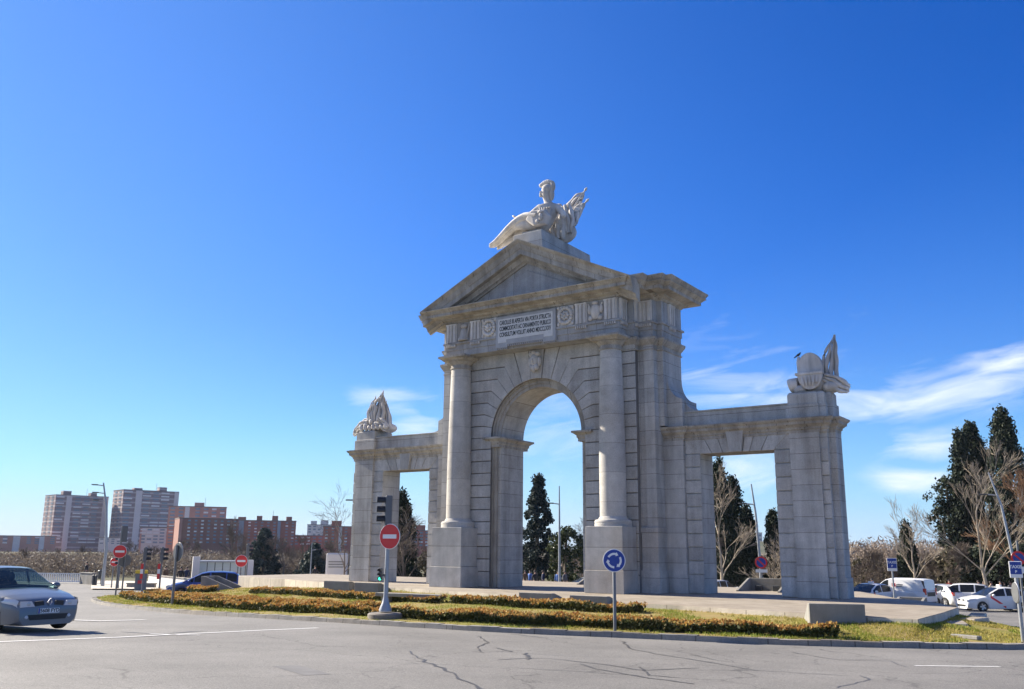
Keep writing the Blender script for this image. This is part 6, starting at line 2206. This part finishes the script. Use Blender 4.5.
mb = MB(); mb.lathe([(.26, .552), (.30, .7), (.32, 1.25), (.28, 1.3)], n=16); mb.build('bucket', M['darkmetal'], t, smooth=40)
for px in (93.5, 96):
    q = spot(px, 80)
    t = thing('bollard', 'dark bollard beside the grey block wall at the far left', 'bollard', q, 0, 'dark bollards by the block wall')
    mb = MB(); mb.lathe([(.10, 0), (.10, .82), (.11, .83), (.11, .9), (.05, .95)], n=12); mb.build('post', M['darkmetal'], t, smooth=40)
for k in range(4):
    q = spot(404+6*k, 70)
    t = thing('bollard', 'dark bollard in the row framed by the left gateway', 'bollard', q, 0, 'dark bollards in the left gateway')
    mb = MB(); mb.lathe([(.07, 0), (.07, .9), (.08, .91), (.08, 1.0), (.04, 1.04)], n=10); mb.build('post', M['darkmetal'], t, smooth=40)

# ================================================================== PEOPLE
M['skin'] = plain('skin', (.42, .25, .18), .6)
M['hair'] = plain('dark hair', (.03, .022, .018), .7)
M['shoe'] = plain('dark shoes', (.025, .022, .02), .6)
CLOTH = {k: plain('cloth '+k, c, .85) for k, c in dict(black=(.02, .02, .024), navy=(.02, .03, .07), grey=(.12, .12, .13), red=(.45, .04, .03), brown=(.13, .08, .05), blue=(.05, .13, .38), denim=(.07, .10, .17), beige=(.38, .31, .22)).items()}


def person(label, loc, yaw, H=1.72, top='black', legs='denim', pose='stand', group=None):
    t = thing('person', label, 'person', loc, yaw, group)
    k = H/1.75
    st_ = .16 if pose == 'walk' else .02
    N = [(0, 0, .95, .115), (0, 0, 1.12, .115), (0, 0, 1.30, .13), (0, 0, 1.44, .09), (0, -.01, 1.51, .052), (0, -.015, 1.60, .085), (0, -.01, 1.69, .075),
         (-.18, 0, 1.41, .055), (-.23, .02*1, 1.16, .042), (-.22, -.08, .93, .034), (-.21, -.10, .84, .03),
         (.18, 0, 1.41, .055), (.23, .02, 1.16, .042), (.22, -.08, .93, .034), (.21, -.10, .84, .03),
         (-.09, 0, .88, .085), (-.10, -st_*.6, .50, .058), (-.10, -st_+.02, .09, .040), (-.10, -st_-.12, .04, .035),
         (.09, 0, .88, .085), (.10, st_*.5, .50, .058), (.10, st_+.04, .09, .040), (.10, st_-.08, .04, .035)]
    E_ = [(0, 1), (1, 2), (2, 3), (3, 4), (4, 5), (5, 6), (3, 7), (7, 8), (8, 9), (9, 10), (3, 11), (11, 12), (12, 13), (13, 14), (0, 15), (15, 16), (16, 17), (17, 18), (0, 19), (19, 20), (20, 21), (21, 22)]
    S_ = lambda L: [(a*k, b*k, c*k, r*k) for a, b, c, r in L]
    skin('body', S_(N), E_, M['skin'], t, sub=1)
    J = [(0, 0, .86, .155), (0, 0, 1.12, .145), (0, 0, 1.30, .155), (0, 0, 1.43, .10), (-.18, 0, 1.41, .078), (-.23, .02, 1.16, .062), (-.22, -.07, .96, .052), (.18, 0, 1.41, .078), (.23, .02, 1.16, .062), (.22, -.07, .96, .052)]
    skin('jacket', S_(J), [(0, 1), (1, 2), (2, 3), (3, 4), (4, 5), (5, 6), (3, 7), (7, 8), (8, 9)], CLOTH[top], t, sub=1)
    T_ = [(0, 0, .95, .135), (-.09, 0, .86, .10), (-.10, -st_*.6, .50, .075), (-.10, -st_+.02, .12, .058), (.09, 0, .86, .10), (.10, st_*.5, .50, .075), (.10, st_+.04, .12, .058)]
    skin('trousers', S_(T_), [(0, 1), (1, 2), (2, 3), (0, 4), (4, 5), (5, 6)], CLOTH[legs], t, sub=1)
    mb = MB(); mb.ellipsoid((0, .02*k, 1.665*k), (.095*k, .105*k, .095*k), 12, 8); mb.build('hair', M['hair'], t, smooth=60)
    for s_ in (-1, 1):
        mb = MB(); mb.ellipsoid((s_*.10*k, (-st_ if s_ < 0 else st_)*k-.03, .045*k), (.05*k, .13*k, .05*k), 10, 6); mb.build('shoe', M['shoe'], t, smooth=60)
    mb = MB(); mb.ellipsoid((0, -.10*k, 1.605*k), (.014*k, .022*k, .022*k), 8, 6)
    mb.build('nose', M['skin'], t, smooth=60)
    return t


PG = 'people waiting by the taxi rank'
for px, dep, tp, lg_, ya, lb, grp in [
    (978, 67, 'black', 'black', 20, 'tall person in black behind the front taxi hood', PG), (983.5, 66, 'grey', 'denim', -30, 'person in grey beside the pale tree trunk, left side', PG), (990.5, 65, 'beige', 'brown', 60, 'person in beige right of the pale tree trunk', PG),
    (1000, 67, 'black', 'denim', 10, 'person in black above the front taxi roof', PG), (1004, 68, 'navy', 'black', -70, 'person in navy turned sideways above the taxi roof', PG), (1010, 67, 'grey', 'black', 40, 'person in grey close to the taxi sign pole', PG),
    (949, 70, 'red', 'denim', 0, 'person in red just visible behind the estate car', None), (872, 66, 'red', 'denim', 30, 'person in a red top behind the left taxi', None),
    (504.5, 72, 'brown', 'black', 20, 'person in brown nearest the left jamb in the main arch', None) if False else (525, 74, 'brown', 'black', 20, 'person in brown nearest the left jamb in the main arch', None),
    (530, 75, 'blue', 'denim', -40, 'person in blue walking in the main arch', None), (535, 73, 'black', 'black', 30, 'person in black left of the wedge in the main arch', None), (543, 76, 'navy', 'denim', 90, 'person in navy between the conifer and the magnolia', None),
    (558, 74, 'blue', 'black', -20, 'person in blue at the foot of the lamp post in the arch', None), (565, 75, 'grey', 'black', 50, 'person in grey beside the arch lamp post', None),
    (85, 90, 'black', 'black', -60, 'dark figure leaning above the grey block wall far left', None), (180, 74, 'black', 'black', 20, 'person in black walking above the blue car hood', None), (186, 76, 'navy', 'denim', -20, 'second walker in navy behind the blue car hood', None),
    (165, 78, 'brown', 'black', 40, 'person in brown behind the pale ramp wall', None), (314.5, 88, 'black', 'black', 0, 'lone person in black left of the white kiosk', None)]:
    q = spot(px, dep)
    if px == 85: q = q+np.array([0, 0, .15])
    person(lb, q, face_cam(q[0], q[1], R(ya)), 1.74, tp, lg_, 'walk' if abs(ya) < 45 else 'stand', grp)

# stone plate lying on the lawn
q = island(i_of(966, .30), .30)
t = thing('stone_slab', 'small grey slab lying on the lawn near the right edge', 'slab', q, R(-25))
mb = MB(); mb.box(-.38, .38, -.10, .10, -.02, .07); mb.build('slab_body', M['concrete'], t, bevel=.012)

# air between here and the far towers
mt = bpy.data.materials.new('pale air'); mt.use_nodes = True
nt = mt.node_tree; nt.nodes.clear()
pv = nt.nodes.new('ShaderNodeVolumePrincipled'); ou = nt.nodes.new('ShaderNodeOutputMaterial')
pv.inputs['Color'].default_value = (.80, .88, 1.0, 1); pv.inputs['Density'].default_value = .0001; pv.inputs['Anisotropy'].default_value = 0
nt.links.new(pv.outputs[0], ou.inputs['Volume'])
mb = MB(); mb.box(-1900, 1900, -1900, 1900, -5, 62)
hz_ = mb.build('haze', mt); hz_['kind'] = 'stuff'; hz_['label'] = 'thin pale blue air that fades the far towers'
